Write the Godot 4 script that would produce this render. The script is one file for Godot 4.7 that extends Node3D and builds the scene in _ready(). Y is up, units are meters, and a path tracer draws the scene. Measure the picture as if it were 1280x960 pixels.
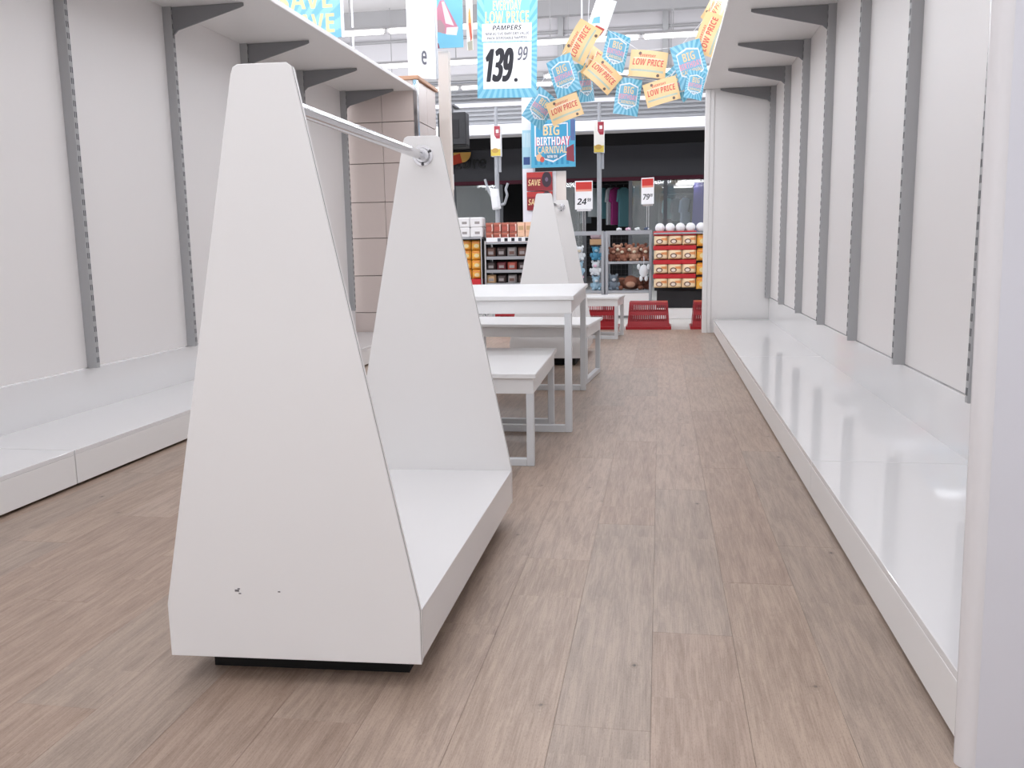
extends Node3D

# ---------------------------------------------------------------- mesh helper
class MB:
	var v := PackedVector3Array()
	var n := PackedVector3Array()
	var t := PackedVector2Array()

	func tri(a: Vector3, b: Vector3, c: Vector3, nn: Vector3, ua := Vector2.ZERO, ub := Vector2.ZERO, uc := Vector2.ZERO) -> void:
		if (b - a).cross(c - a).dot(nn) > 0.0:
			v.append_array([a, c, b])
			t.append_array([ua, uc, ub])
		else:
			v.append_array([a, b, c])
			t.append_array([ua, ub, uc])
		n.append_array([nn, nn, nn])

	func tris(a: Vector3, b: Vector3, c: Vector3, na: Vector3, nb: Vector3, nc: Vector3, ua := Vector2.ZERO, ub := Vector2.ZERO, uc := Vector2.ZERO) -> void:
		if (b - a).cross(c - a).dot(na + nb + nc) > 0.0:
			v.append_array([a, c, b])
			n.append_array([na, nc, nb])
			t.append_array([ua, uc, ub])
		else:
			v.append_array([a, b, c])
			n.append_array([na, nb, nc])
			t.append_array([ua, ub, uc])

	func quad(a: Vector3, b: Vector3, c: Vector3, d: Vector3, nn: Vector3) -> void:
		tri(a, b, c, nn, Vector2(0, 1), Vector2(1, 1), Vector2(1, 0))
		tri(a, c, d, nn, Vector2(0, 1), Vector2(1, 0), Vector2(0, 0))

	# chamfered box
	func box(c: Vector3, s: Vector3, ch := 0.0, b := Basis()) -> void:
		var h := s * 0.5
		ch = minf(ch, minf(h.x, minf(h.y, h.z)) * 0.9)
		for i in 3:
			var j := (i + 1) % 3
			var k := (i + 2) % 3
			for si in [-1.0, 1.0]:
				var nn := Vector3.ZERO
				nn[i] = si
				var p := []
				for q in [[-1, -1], [1, -1], [1, 1], [-1, 1]]:
					var w := Vector3.ZERO
					w[i] = si * h[i]
					w[j] = q[0] * (h[j] - ch)
					w[k] = q[1] * (h[k] - ch)
					p.append(c + b * w)
				quad(p[0], p[1], p[2], p[3], b * nn)
				if ch <= 0.0:
					continue
				for sj in [-1.0, 1.0]:
					var nm := Vector3.ZERO
					nm[i] = si
					nm[j] = sj
					nm = (b * nm).normalized()
					var e := []
					for sk in [-1.0, 1.0]:
						var w1 := Vector3.ZERO
						w1[i] = si * h[i]
						w1[j] = sj * (h[j] - ch)
						w1[k] = sk * (h[k] - ch)
						var w2 := Vector3.ZERO
						w2[i] = si * (h[i] - ch)
						w2[j] = sj * h[j]
						w2[k] = sk * (h[k] - ch)
						e.append(c + b * w1)
						e.append(c + b * w2)
					quad(e[0], e[1], e[3], e[2], nm)
		if ch > 0.0:
			for x in [-1.0, 1.0]:
				for y in [-1.0, 1.0]:
					for z in [-1.0, 1.0]:
						tri(c + b * Vector3(x * h.x, y * (h.y - ch), z * (h.z - ch)), c + b * Vector3(x * (h.x - ch), y * h.y, z * (h.z - ch)), c + b * Vector3(x * (h.x - ch), y * (h.y - ch), z * h.z), (b * Vector3(x, y, z)).normalized())

	func span(lo: Vector3, hi: Vector3, ch := 0.0) -> void:
		box((lo + hi) * 0.5, (hi - lo).abs(), ch)

	# polygon in x,y pushed along z from z0 to z1, edges chamfered by ch
	func prism(poly: PackedVector2Array, z0: float, z1: float, xf := Transform3D(), ch := 0.0) -> void:
		var cnt := poly.size()
		var area := 0.0
		for i in cnt:
			area += poly[i].cross(poly[(i + 1) % cnt])
		var s := 1.0 if area > 0.0 else -1.0
		var inner := PackedVector2Array()
		for i in cnt:
			var d0 := (poly[i] - poly[(i + cnt - 1) % cnt]).normalized()
			var d1 := (poly[(i + 1) % cnt] - poly[i]).normalized()
			var n0 := Vector2(d0.y, -d0.x) * s
			var n1 := Vector2(d1.y, -d1.x) * s
			var m := (n0 + n1).normalized()
			inner.append(poly[i] - m * ch / maxf(m.dot(n0), 0.3))
		var lo := poly[0]
		var hi := poly[0]
		for p in poly:
			lo = lo.min(p)
			hi = hi.max(p)
		var idx := Geometry2D.triangulate_polygon(inner)
		for zz in [[z0, -1.0], [z1, 1.0]]:
			for i in range(0, idx.size(), 3):
				var q := []
				var w := []
				for e in 3:
					var p2: Vector2 = inner[idx[i + e]]
					q.append(xf * Vector3(p2.x, p2.y, zz[0]))
					var uu: Vector2 = (p2 - lo) / (hi - lo)
					w.append(Vector2(uu.x, 1.0 - uu.y))
				tri(q[0], q[1], q[2], xf.basis * Vector3(0, 0, zz[1]), w[0], w[1], w[2])
		for i in cnt:
			var a := poly[i]
			var b2 := poly[(i + 1) % cnt]
			var ia := inner[i]
			var ib := inner[(i + 1) % cnt]
			var d := (b2 - a).normalized()
			var nn := Vector3(d.y * s, -d.x * s, 0)
			quad(xf * Vector3(a.x, a.y, z0 + ch), xf * Vector3(b2.x, b2.y, z0 + ch), xf * Vector3(b2.x, b2.y, z1 - ch), xf * Vector3(a.x, a.y, z1 - ch), xf.basis * nn)
			if ch > 0.0:
				for zz in [[z0, z0 + ch, -1.0], [z1, z1 - ch, 1.0]]:
					quad(xf * Vector3(ia.x, ia.y, zz[0]), xf * Vector3(ib.x, ib.y, zz[0]), xf * Vector3(b2.x, b2.y, zz[1]), xf * Vector3(a.x, a.y, zz[1]), xf.basis * (nn + Vector3(0, 0, zz[2])).normalized())

	func tube(a: Vector3, b: Vector3, r: float, seg := 12, r2 := -1.0, caps := true, flat := 1.0) -> void:
		if r2 < 0.0:
			r2 = r
		var d := (b - a).normalized()
		var x := d.cross(Vector3.UP if absf(d.y) < 0.9 else Vector3.RIGHT).normalized()
		var y := x.cross(d) 
		for i in seg:
			var p0 := TAU * i / seg
			var p1 := TAU * (i + 1) / seg
			var e0 := x * cos(p0) * flat + y * sin(p0)
			var e1 := x * cos(p1) * flat + y * sin(p1)
			var m0 := (x * cos(p0) + y * sin(p0) * flat).normalized()
			var m1 := (x * cos(p1) + y * sin(p1) * flat).normalized()
			tris(a + e0 * r, a + e1 * r, b + e1 * r2, m0, m1, m1)
			tris(a + e0 * r, b + e1 * r2, b + e0 * r2, m0, m1, m0)
			if caps:
				tri(a, a + e0 * r, a + e1 * r, -d)
				tri(b, b + e0 * r2, b + e1 * r2, d)

	func path(pts: Array, r: float, seg := 6) -> void:
		for i in pts.size() - 1:
			tube(pts[i], pts[i + 1], r, seg)

	func ball(c: Vector3, r: Vector3, seg := 14, rings := 8, b := Basis()) -> void:
		for i in rings:
			for j in seg:
				var p := []
				var q := []
				for e in [[i, j], [i, j + 1], [i + 1, j + 1], [i + 1, j]]:
					var th: float = PI * e[0] / rings
					var ph: float = TAU * e[1] / seg
					var u := Vector3(sin(th) * cos(ph), cos(th), sin(th) * sin(ph))
					p.append(c + b * (u * r))
					q.append((b * (u / r)).normalized())
				if i > 0:
					tris(p[0], p[1], p[2], q[0], q[1], q[2])
				if i < rings - 1:
					tris(p[0], p[2], p[3], q[0], q[2], q[3])

	# revolve a profile of (radius, height) about y
	func lathe(c: Vector3, prof: Array, seg := 20) -> void:
		for i in prof.size() - 1:
			var a: Vector2 = prof[i]
			var b: Vector2 = prof[i + 1]
			var d := (b - a).normalized()
			for j in seg:
				var p0 := TAU * j / seg
				var p1 := TAU * (j + 1) / seg
				var r0 := Vector3(cos(p0), 0, sin(p0))
				var r1 := Vector3(cos(p1), 0, sin(p1))
				var n0 := r0 * d.y + Vector3(0, -d.x, 0)
				var n1 := r1 * d.y + Vector3(0, -d.x, 0)
				var y0 := Vector3(0, a.y, 0)
				var y1 := Vector3(0, b.y, 0)
				tris(c + r0 * a.x + y0, c + r1 * a.x + y0, c + r1 * b.x + y1, n0, n1, n1)
				tris(c + r0 * a.x + y0, c + r1 * b.x + y1, c + r0 * b.x + y1, n0, n1, n0)

	# a soft pack: bulging in the middle, flat sealed edges
	func pillow(c: Vector3, s: Vector3, g := 8) -> void:
		for side in [1.0, -1.0]:
			var pt := func(i: int, j: int) -> Vector3:
				var x := 2.0 * i / g - 1.0
				var y := 2.0 * j / g - 1.0
				var zz := pow(maxf(0.0, 1.0 - pow(absf(x), 4.0)) * maxf(0.0, 1.0 - pow(absf(y), 5.0)), 0.5)
				return c + Vector3(x * s.x * 0.5, y * s.y * 0.5, side * zz * s.z * 0.5)
			for i in g:
				for j in g:
					var a: Vector3 = pt.call(i, j)
					var b: Vector3 = pt.call(i + 1, j)
					var d: Vector3 = pt.call(i + 1, j + 1)
					var e: Vector3 = pt.call(i, j + 1)
					var nn := (b - a).cross(e - a)
					if nn.length() < 1e-9:
						nn = (d - b).cross(d - e)
					nn = nn.normalized()
					if nn.z * side < 0.0:
						nn = -nn
					var u0 := Vector2(float(i) / g, 1.0 - float(j) / g)
					var st := 1.0 / g
					tri(a, b, d, nn, u0, u0 + Vector2(st, 0), u0 + Vector2(st, -st))
					tri(a, d, e, nn, u0, u0 + Vector2(st, -st), u0 + Vector2(0, -st))

	func add_mesh(m: Mesh, f: Callable) -> void:
		for si in m.get_surface_count():
			var ar := m.surface_get_arrays(si)
			var vv: PackedVector3Array = ar[Mesh.ARRAY_VERTEX]
			var nn: PackedVector3Array = ar[Mesh.ARRAY_NORMAL]
			var ii: PackedInt32Array = ar[Mesh.ARRAY_INDEX] if ar[Mesh.ARRAY_INDEX] != null else PackedInt32Array(range(vv.size()))
			for i in ii:
				v.append(f.call(vv[i]))
				n.append(nn[i])
				t.append(Vector2.ZERO)

	func mesh() -> ArrayMesh:
		var ar := []
		ar.resize(Mesh.ARRAY_MAX)
		ar[Mesh.ARRAY_VERTEX] = v
		ar[Mesh.ARRAY_NORMAL] = n
		ar[Mesh.ARRAY_TEX_UV] = t
		var m := ArrayMesh.new()
		m.add_surface_from_arrays(Mesh.PRIMITIVE_TRIANGLES, ar)
		return m

# ---------------------------------------------------------------- scene helpers
var taken := {}
var M := {}
var rng := RandomNumberGenerator.new()
const ORD := ["first", "second", "third", "fourth", "fifth", "sixth", "seventh", "eighth", "ninth", "tenth", "eleventh", "twelfth"]

func numbered(called: String) -> String:
	var k: int = taken.get(called, 0)
	taken[called] = k + 1
	return called if k == 0 else "%s_%03d" % [called, k]

func mat(key: String, c: Color, rough := 0.5, metal := 0.0, spec := 0.5) -> StandardMaterial3D:
	var m := StandardMaterial3D.new()
	m.resource_name = key
	m.albedo_color = c
	m.roughness = rough
	m.metallic = metal
	m.metallic_specular = spec
	M[key] = m
	return m

func hexm(key: String, h: String, rough := 0.5, metal := 0.0) -> StandardMaterial3D:
	return mat(key, Color(h), rough, metal)

func glow(key: String, c: Color, e: float) -> StandardMaterial3D:
	var m := mat(key, Color(0.9, 0.9, 0.9), 0.4)
	m.emission_enabled = true
	m.emission = c
	m.emission_energy_multiplier = e
	return m

func print_mat(key: String, im: Image, rough := 0.5) -> StandardMaterial3D:
	var m := mat(key, Color.WHITE, rough)
	m.albedo_texture = ImageTexture.create_from_image(im)
	m.texture_repeat = false
	return m

func obj(called: String, mb, m: Material, parent: Node = null, at := Vector3.ZERO, b := Basis()) -> MeshInstance3D:
	var o := MeshInstance3D.new()
	o.mesh = mb.mesh() if mb is MB else mb
	o.material_override = m
	o.position = at
	o.basis = b
	if parent == null:
		o.name = numbered(called)
		add_child(o)
	else:
		o.name = called
		parent.add_child(o, true)
	return o

func tag(o: Node, label: String, category: String, group := "") -> Node:
	o.set_meta("label", label)
	o.set_meta("category", category)
	if group:
		o.set_meta("group", group)
	return o

func thing(called: String, label: String, category: String, at := Vector3.ZERO, turn := 0.0, group := "") -> Node3D:
	var o := Node3D.new()
	o.name = numbered(called)
	add_child(o)
	o.position = at
	o.rotation.y = turn
	tag(o, label, category, group)
	return o

func struct(called: String, mb, m: Material) -> MeshInstance3D:
	var o := obj(called, mb, m)
	o.set_meta("kind", "structure")
	return o

func structure_root(called: String) -> Node3D:
	var o := Node3D.new()
	o.name = numbered(called)
	add_child(o)
	o.set_meta("kind", "structure")
	return o

func slab(lo: Vector3, hi: Vector3, ch := 0.0) -> MB:
	var m := MB.new()
	m.span(lo, hi, ch)
	return m

func copy(o: Node3D, at: Vector3, turn: float, label: String, group := "") -> Node3D:
	var c: Node3D = o.duplicate()
	c.name = numbered(String(o.name).rstrip("0123456789").trim_suffix("_"))
	add_child(c)
	c.position = at
	c.rotation.y = turn
	tag(c, label, o.get_meta("category"), group if group else (o.get_meta("group") if o.has_meta("group") else ""))
	return c

var fonts := {}
# lettering `s`, `h` tall (capitals), squeezed to width w if w > 0, leaning by `lean`, standing on (x, y) centre, facing +z; bend is a callable on the finished point
func letters(s: String, h: float, x: float, y: float, z: float, w := 0.0, lean := 0.0, depth := 0.001, bend: Variant = null, turn := 0.0, heavy := 700) -> MB:
	if not fonts.has(heavy):
		var f := SystemFont.new()
		f.font_names = PackedStringArray(["Droid Sans"])
		f.font_weight = heavy
		fonts[heavy] = f
	var tm := TextMesh.new()
	tm.font = fonts[heavy]
	tm.font_size = 64
	tm.pixel_size = 0.01
	tm.curve_step = 3.0
	tm.depth = 0.02
	tm.text = s
	var bb := tm.get_aabb()
	var kx := h / (0.714 * 0.64)
	var sy := h / (0.714 * 0.64)
	if w > 0.0:
		kx = w / maxf(bb.size.x, 0.001)
	var mid := bb.get_center()
	var base := bb.position.y
	var hh := bb.size.y
	sy = h / maxf(hh, 0.001)
	var m := MB.new()
	m.add_mesh(tm, func(p: Vector3) -> Vector3:
		var q := Vector3((p.x - mid.x) * kx, (p.y - base) * sy - h * 0.5, p.z * depth / 0.02 + z)
		q.x += lean * q.y
		var c := cos(turn)
		var sn := sin(turn)
		q = Vector3(q.x * c - q.y * sn + x, q.x * sn + q.y * c + y, q.z)
		return bend.call(q) if bend != null else q)
	return m

func ordinal(i: int) -> String:
	return ORD[i]

# ---------------------------------------------------------------- textures
func wood(k: int) -> Image:
	var w := 192
	var h := 1280
	var grab := func(sd: int, fr: float, hh: int, oct: int) -> Image:
		var n := FastNoiseLite.new()
		n.seed = sd
		n.noise_type = FastNoiseLite.TYPE_SIMPLEX
		n.frequency = fr
		n.fractal_octaves = oct
		var im: Image = n.get_image(w, hh, false, false, true)
		im.convert(Image.FORMAT_L8)
		if hh != h:
			im.resize(w, h, Image.INTERPOLATE_CUBIC)
		return im
	var fine: PackedByteArray = grab.call(11 + k, 0.22, 36, 2).get_data()
	var mid: PackedByteArray = grab.call(31 + k, 0.04, 90, 3).get_data()
	var big: PackedByteArray = grab.call(51 + k, 0.012, 200, 3).get_data()
	var grit: PackedByteArray = grab.call(71 + k, 0.35, 320, 1).get_data()
	var r := RandomNumberGenerator.new()
	r.seed = 900 + k
	var knots := []
	for i in [1, 0, 1, 1][k % 4]:
		knots.append([r.randf_range(20, 172), r.randf_range(60, 1220), r.randf_range(2, 5), r.randf_range(0.35, 0.8)])
	var light := [Color("b19c8b"), Color("ad9787"), Color("b49f8f"), Color("ad9a8b")][k % 4] as Color
	var dark := [Color("826d5f"), Color("7f6a5c"), Color("857265"), Color("7f7065")][k % 4] as Color
	var out := PackedByteArray()
	out.resize(w * h * 3)
	for y in h:
		for x in w:
			var i := y * w + x
			var b := big[i] / 255.0
			var band := 0.5 + 0.5 * sin((x / 192.0 * 5.0 + b * 9.0 + mid[i] / 255.0 * 1.5) * 3.0)
			var f := 0.25 + 0.36 * fine[i] / 255.0 + 0.3 * mid[i] / 255.0 + 0.1 * band + 0.28 * b
			if grit[i] < 70:
				f -= 0.0045 * (70 - grit[i])
			f = clampf((f - 0.55) * 1.25 + 0.5, 0.0, 1.0)
			out[i * 3] = int(lerpf(dark.r, light.r, f) * 255)
			out[i * 3 + 1] = int(lerpf(dark.g, light.g, f) * 255)
			out[i * 3 + 2] = int(lerpf(dark.b, light.b, f) * 255)
	for kn in knots:
		for dy in range(-70, 71):
			for dx in range(-30, 31):
				var x := int(kn[0]) + dx
				var y := int(kn[1]) + dy
				if x < 0 or x >= w or y < 0 or y >= h:
					continue
				var d: float = sqrt(dx * dx + dy * dy * 0.3) / kn[2]
				var crack: float = exp(-pow(dy * 0.7 + dx * 0.12, 2)) * exp(-absf(dx) / 11.0) * (0.6 + 0.4 * sin(dx * 0.9))
				var q: float = kn[3] * exp(-d * d * 0.7) * 0.5 + 0.35 * crack + 0.1 * exp(-d * 0.3) * (0.5 + 0.5 * sin(d * 4.0))
				var i := (y * w + x) * 3
				for e in 3:
					out[i + e] = int(out[i + e] * (1.0 - clampf(q, 0, 0.9)))
	return Image.create_from_data(w, h, false, Image.FORMAT_RGB8, out)

func rays(w: int, h: int, a: Color, b: Color, cx: float, cy: float, cnt: int) -> Image:
	var im := Image.create(w, h, false, Image.FORMAT_RGB8)
	for y in h:
		for x in w:
			var ang := atan2(y - cy * h, x - cx * w) / TAU * cnt
			im.set_pixel(x, y, a if fposmod(ang, 1.0) < 0.5 else b)
	return im

func rect(im: Image, x0: float, y0: float, x1: float, y1: float, c: Color) -> void:
	var w := im.get_width()
	var h := im.get_height()
	im.fill_rect(Rect2i(int(x0 * w), int(y0 * h), int((x1 - x0) * w), int((y1 - y0) * h)), c)

func poly(im: Image, pts: PackedVector2Array, c: Color) -> void:
	var w := im.get_width()
	var h := im.get_height()
	for y in h:
		for x in w:
			if Geometry2D.is_point_in_polygon(Vector2((x + 0.5) / w, (y + 0.5) / h), pts):
				im.set_pixel(x, y, c)

func disc(im: Image, cx: float, cy: float, rx: float, ry: float, c: Color) -> void:
	var w := im.get_width()
	var h := im.get_height()
	for y in h:
		for x in w:
			if pow(((x + 0.5) / w - cx) / rx, 2) + pow(((y + 0.5) / h - cy) / ry, 2) < 1.0:
				im.set_pixel(x, y, c)

# ---------------------------------------------------------------- builders
const RX := 1.022      # right shelving: front of the uprights
const LX := -2.69     # left shelving

func shelving(called: String, label: String, side: float, face: float, zs: Array, shelf_y: float, shelf_front: float, tip: float, plinth_h: float, riser_h: float, z_near: float, z_far: float, bracket_from: int) -> Node3D:
	# side +1: the shelf reaches towards +x (left run), -1: towards -x (right run)
	var t := thing(called, label, "shelving", Vector3(face, 0, z_far))
	var panel_x := -side * 0.05
	var top := shelf_y + 0.35
	var zz := zs.duplicate()
	zz.append(z_near)
	for i in zz.size() - 1:
		# zs run from far to near; panels between neighbours
		var a: float = zz[i] - z_far + 0.014
		var b: float = zz[i + 1] - z_far - 0.014
		var m := MB.new()
		m.span(Vector3(panel_x, riser_h + 0.004, a), Vector3(panel_x - side * 0.018, top, b), 0.0015)
		obj("back_panel", m, M.panel, t)
	var rs := MB.new()
	rs.span(Vector3(-side * 0.042, 0.01, 0.0), Vector3(-side * 0.07, riser_h, z_near - z_far), 0.002)
	obj("riser", rs, M.white_gloss, t)
	var last: Node3D = null
	for i in zs.size():
		var z: float = zs[i] - z_far
		var m := MB.new()
		m.span(Vector3(0, riser_h + 0.001, z - 0.014), Vector3(-side * 0.068, top, z + 0.014), 0.002)
		var u := obj("upright", m, M.upright, t)
		var sl := MB.new()
		var y := riser_h + 0.04
		while y < top - 0.05:
			sl.box(Vector3(side * 0.0005, y, z - 0.006), Vector3(0.0012, 0.026, 0.005))
			sl.box(Vector3(side * 0.0005, y, z + 0.006), Vector3(0.0012, 0.026, 0.005))
			y += 0.05
		var so := obj("slots", sl, M.slot, u)
		so.set_meta("kind", "stuff")
		if i >= bracket_from:
			pass
		var br := MB.new()
		var x1: float = tip - face
		br.prism(PackedVector2Array([Vector2(side * 0.002, shelf_y - 0.002), Vector2(x1, shelf_y - 0.002), Vector2(x1, shelf_y - 0.018), Vector2(x1 - side * 0.02, shelf_y - 0.026), Vector2(side * 0.03, shelf_y - 0.125), Vector2(side * 0.002, shelf_y - 0.15)]), z - 0.005, z + 0.005, Transform3D(), 0.001)
		obj("bracket", br, M.bracket, t)
	var sh := MB.new()
	sh.span(Vector3(-side * 0.0495, shelf_y, -0.08 if side > 0 else 0.0), Vector3(shelf_front - face, shelf_y + 0.03, z_near - z_far), 0.003)
	obj("shelf_board", sh, M.white, t)
	return t

func plinth(label: String, x0: float, x1: float, h: float, z0: float, z1: float, front: float) -> void:
	# front: which x is the open face
	var t := thing("base_plinth", label, "plinth", Vector3((x0 + x1) * 0.5, 0, (z0 + z1) * 0.5))
	var hx := absf(x1 - x0) * 0.5
	var hz := absf(z1 - z0) * 0.5
	var s := signf(front - (x0 + x1) * 0.5)
	var m := MB.new()
	m.span(Vector3(-hx, h - 0.018, -hz + 0.001), Vector3(hx, h, hz - 0.001), 0.0012)
	obj("deck_board", m, M.white_gloss, t)
	var f := MB.new()
	f.span(Vector3(s * hx, 0.012, -hz + 0.001), Vector3(s * (hx - 0.018), h - 0.0185, hz - 0.001), 0.001)
	obj("front_board", f, M.white, t)
	var k := MB.new()
	k.span(Vector3(s * (hx - 0.06), 0.0, -hz + 0.02), Vector3(-s * (hx - 0.01), h - 0.019, hz - 0.02))
	obj("carcass", k, M.black, t)

func a_frame(label: String, corner: Vector3, side_vec: Vector3, yaw: float, hgt: float) -> void:
	# corner: front right bottom corner (on the floor plan), side_vec: from the front to the rear panel
	var t := thing("clothes_rack", label, "clothes rack", corner)
	var bs := Basis(Vector3.UP, yaw)
	var k := hgt / 1.243
	var out := PackedVector2Array([Vector2(-0.536, 0.06), Vector2(0, 0.06), Vector2(0, 0.174), Vector2(-0.2035, 1.222 * k), Vector2(-0.2065, 1.236 * k), Vector2(-0.216, 1.243 * k), Vector2(-0.31, 1.243 * k), Vector2(-0.32, 1.238 * k), Vector2(-0.325, 1.225 * k), Vector2(-0.536, 0.174)])
	var sv := side_vec
	for i in 2:
		var m := MB.new()
		m.prism(out, -0.018, 0.0, Transform3D(bs, Vector3.ZERO), 0.0012)
		var p := obj("side_panel", m, M.white, t, sv if i == 1 else Vector3.ZERO)
		var se := MB.new()
		se.prism(Geometry2D.offset_polygon(out, 0.0006)[0], -0.0056, -0.0036, Transform3D(bs, Vector3.ZERO))
		obj("edge_seam", se, M.seam, p)
		if i == 0 and hgt < 1.25:
			var sc := MB.new()
			for s in [[-0.382, 0.208, 0.009], [-0.378, 0.212, 0.005], [-0.376, 0.202, 0.005], [-0.292, 0.208, 0.005]]:
				sc.box(bs * Vector3(s[0], s[1], 0.0003), Vector3(s[2], s[2] * 0.5, 0.0008))
			obj("scuff_mark", sc, M.scuff, p)
	# deck between the panels (a parallelogram in plan)
	var e := bs.x * 0.536
	var f := sv.normalized() * 0.0185
	var pts := PackedVector2Array()
	for q in [Vector3.ZERO + f, -e + f, -e + sv, sv]:
		pts.append(Vector2(q.x, -q.z))
	var turn := Transform3D(Basis(Vector3.RIGHT, -PI / 2), Vector3.ZERO)
	var d := MB.new()
	d.prism(pts, 0.064, 0.172, turn, 0.0015)
	obj("base_deck", d, M.white_gloss, t)
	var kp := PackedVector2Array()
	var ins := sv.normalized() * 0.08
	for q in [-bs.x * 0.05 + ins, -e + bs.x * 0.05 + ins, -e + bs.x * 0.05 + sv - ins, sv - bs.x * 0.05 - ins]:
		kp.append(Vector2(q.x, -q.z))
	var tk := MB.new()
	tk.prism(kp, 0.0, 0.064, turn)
	obj("under_shade_block", tk, M.black, t)  # black block added under the deck, stands in for the rack's floor shadow
	# hanging rail through both panels
	var ra := bs * Vector3(-0.262, 1.183 * k, -0.018)
	var rb := ra + sv + bs * Vector3(0, 0, 0.018)
	var rm := MB.new()
	rm.tube(ra, rb, 0.015, 20, -1.0, false, 0.8)
	obj("hanging_rail", rm, M.chrome, t)
	for q in [[ra, -1.0], [rb, 1.0]]:
		var fl := MB.new()
		var dz: Vector3 = bs.z * float(q[1])
		fl.tube(q[0], q[0] + dz * 0.004, 0.032, 24)
		fl.tube(q[0] + dz * 0.004, q[0] + dz * 0.016, 0.024, 24, 0.021)
		var fo := obj("rail_flange", fl, M.chrome, t)
		var sw := MB.new()
		for a in 3:
			var off: Vector3 = (bs.x * cos(a * TAU / 3 + 0.5) + Vector3.UP * sin(a * TAU / 3 + 0.5)) * 0.027
			sw.tube(q[0] + off + dz * 0.004, q[0] + off + dz * 0.007, 0.0045, 8)
		obj("screw", sw, M.dark_steel, fo)

func table(label: String, at: Vector3, turn: float, w: float, d: float, h: float, leg: float, side_rails: bool) -> void:
	# at: the front right corner of the top, on the floor
	var t := thing("display_table", label, "table", at, turn)
	var m := MB.new()
	m.span(Vector3(-w, h - 0.022, -d), Vector3(0, h, 0), 0.003)
	obj("table_top", m, M.table, t)
	var i := 0.012
	var a := MB.new()
	var y0 := h - 0.085
	a.span(Vector3(-w + i, y0, -i - 0.018), Vector3(-i, h - 0.0225, -i), 0.001)
	a.span(Vector3(-w + i, y0, -d + i), Vector3(-i, h - 0.0225, -d + i + 0.018), 0.001)
	a.span(Vector3(-i - 0.018, y0, -d + i + 0.019), Vector3(-i, h - 0.0225, -i - 0.019), 0.001)
	a.span(Vector3(-w + i, y0, -d + i + 0.019), Vector3(-w + i + 0.018, h - 0.0225, -i - 0.019), 0.001)
	obj("apron", a, M.table, t)
	for x in [-i - leg, -w + i]:
		for z in [-i - leg, -d + i]:
			obj("leg", slab(Vector3(x, 0, z), Vector3(x + leg, y0 - 0.0005, z + leg), 0.002), M.table_frame, t)
	if side_rails:
		for x in [-i - leg, -w + i]:
			obj("floor_rail", slab(Vector3(x, 0.0, -d + i + leg + 0.0005), Vector3(x + leg, leg, -i - leg - 0.0005), 0.002), M.table_frame, t)
	else:
		for z in [-i - leg, -d + i]:
			obj("floor_rail", slab(Vector3(-w + i + leg + 0.0005, 0.0, z), Vector3(-i - leg - 0.0005, leg, z + leg), 0.002), M.table_frame, t)

# ----- a shopping basket standing upside down: tapered walls with slots, rim at the floor
func basket() -> Node3D:
	var t := thing("shopping_basket", "", "basket")
	var B := Vector2(0.222, 0.16)   # half size at the rim
	var T := Vector2(0.2, 0.138)   # half size at the bottom panel, on top
	var H := 0.285
	var at := func(side: int, u: float, f: float) -> Vector3:
		# u from -1 to 1 along the wall, f 0 at the rim to 1 at the top
		var s := B.lerp(T, f)
		match side:
			0: return Vector3(u * s.x, f * H, s.y)
			1: return Vector3(u * s.x, f * H, -s.y)
			2: return Vector3(s.x, f * H, u * s.y)
		return Vector3(-s.x, f * H, u * s.y)
	var wall := func(m: MB, side: int, u0: float, u1: float, f0: float, f1: float) -> void:
		var nn: Vector3 = [Vector3(0, 0.15, 1), Vector3(0, 0.15, -1), Vector3(1, 0.15, 0), Vector3(-1, 0.15, 0)][side].normalized()
		var p := [at.call(side, u0, f0), at.call(side, u1, f0), at.call(side, u1, f1), at.call(side, u0, f1)]
		var q := []
		for e in p:
			q.append(e - nn * 0.004)
		m.quad(p[0], p[1], p[2], p[3], nn)
		m.quad(q[0], q[1], q[2], q[3], -nn)
		for e in 4:
			var g := (e + 1) % 4
			var mid: Vector3 = (p[e] + p[g] - p[(e + 2) % 4] - p[(e + 3) % 4])
			m.quad(p[e], p[g], q[g], q[e], mid.normalized())
	for side in 4:
		var m := MB.new()
		for band in [[0.0, 0.3], [0.52, 0.66], [0.9, 1.0]]:
			wall.call(m, side, -1.0, 1.0, band[0], band[1])
		var cnt := 20 if side < 2 else 13
		for rowf in [[0.3, 0.52], [0.66, 0.9]]:
			for i in cnt + 1:
				var u := -1.0 + 2.0 * i / cnt
				var hw := 0.55 / cnt
				if i == 0 or i == cnt:
					hw = 3.0 / cnt
				wall.call(m, side, clampf(u - hw, -1, 1), clampf(u + hw, -1, 1), rowf[0], rowf[1])
		obj("slotted_wall", m, M.red_plastic, t)
	var r := MB.new()
	var o := 0.016
	for s in [-1.0, 1.0]:
		r.box(Vector3(0, 0.016, s * (B.y + o * 0.5)), Vector3(B.x * 2 + o * 2, 0.032, o), 0.003)
		r.box(Vector3(s * (B.x + o * 0.5), 0.016, 0), Vector3(o, 0.032, B.y * 2), 0.003)
	obj("rim", r, M.red_plastic, t)
	obj("bottom_panel", slab(Vector3(-T.x, H - 0.005, -T.y), Vector3(T.x, H, T.y), 0.002), M.red_plastic, t)
	return t

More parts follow.
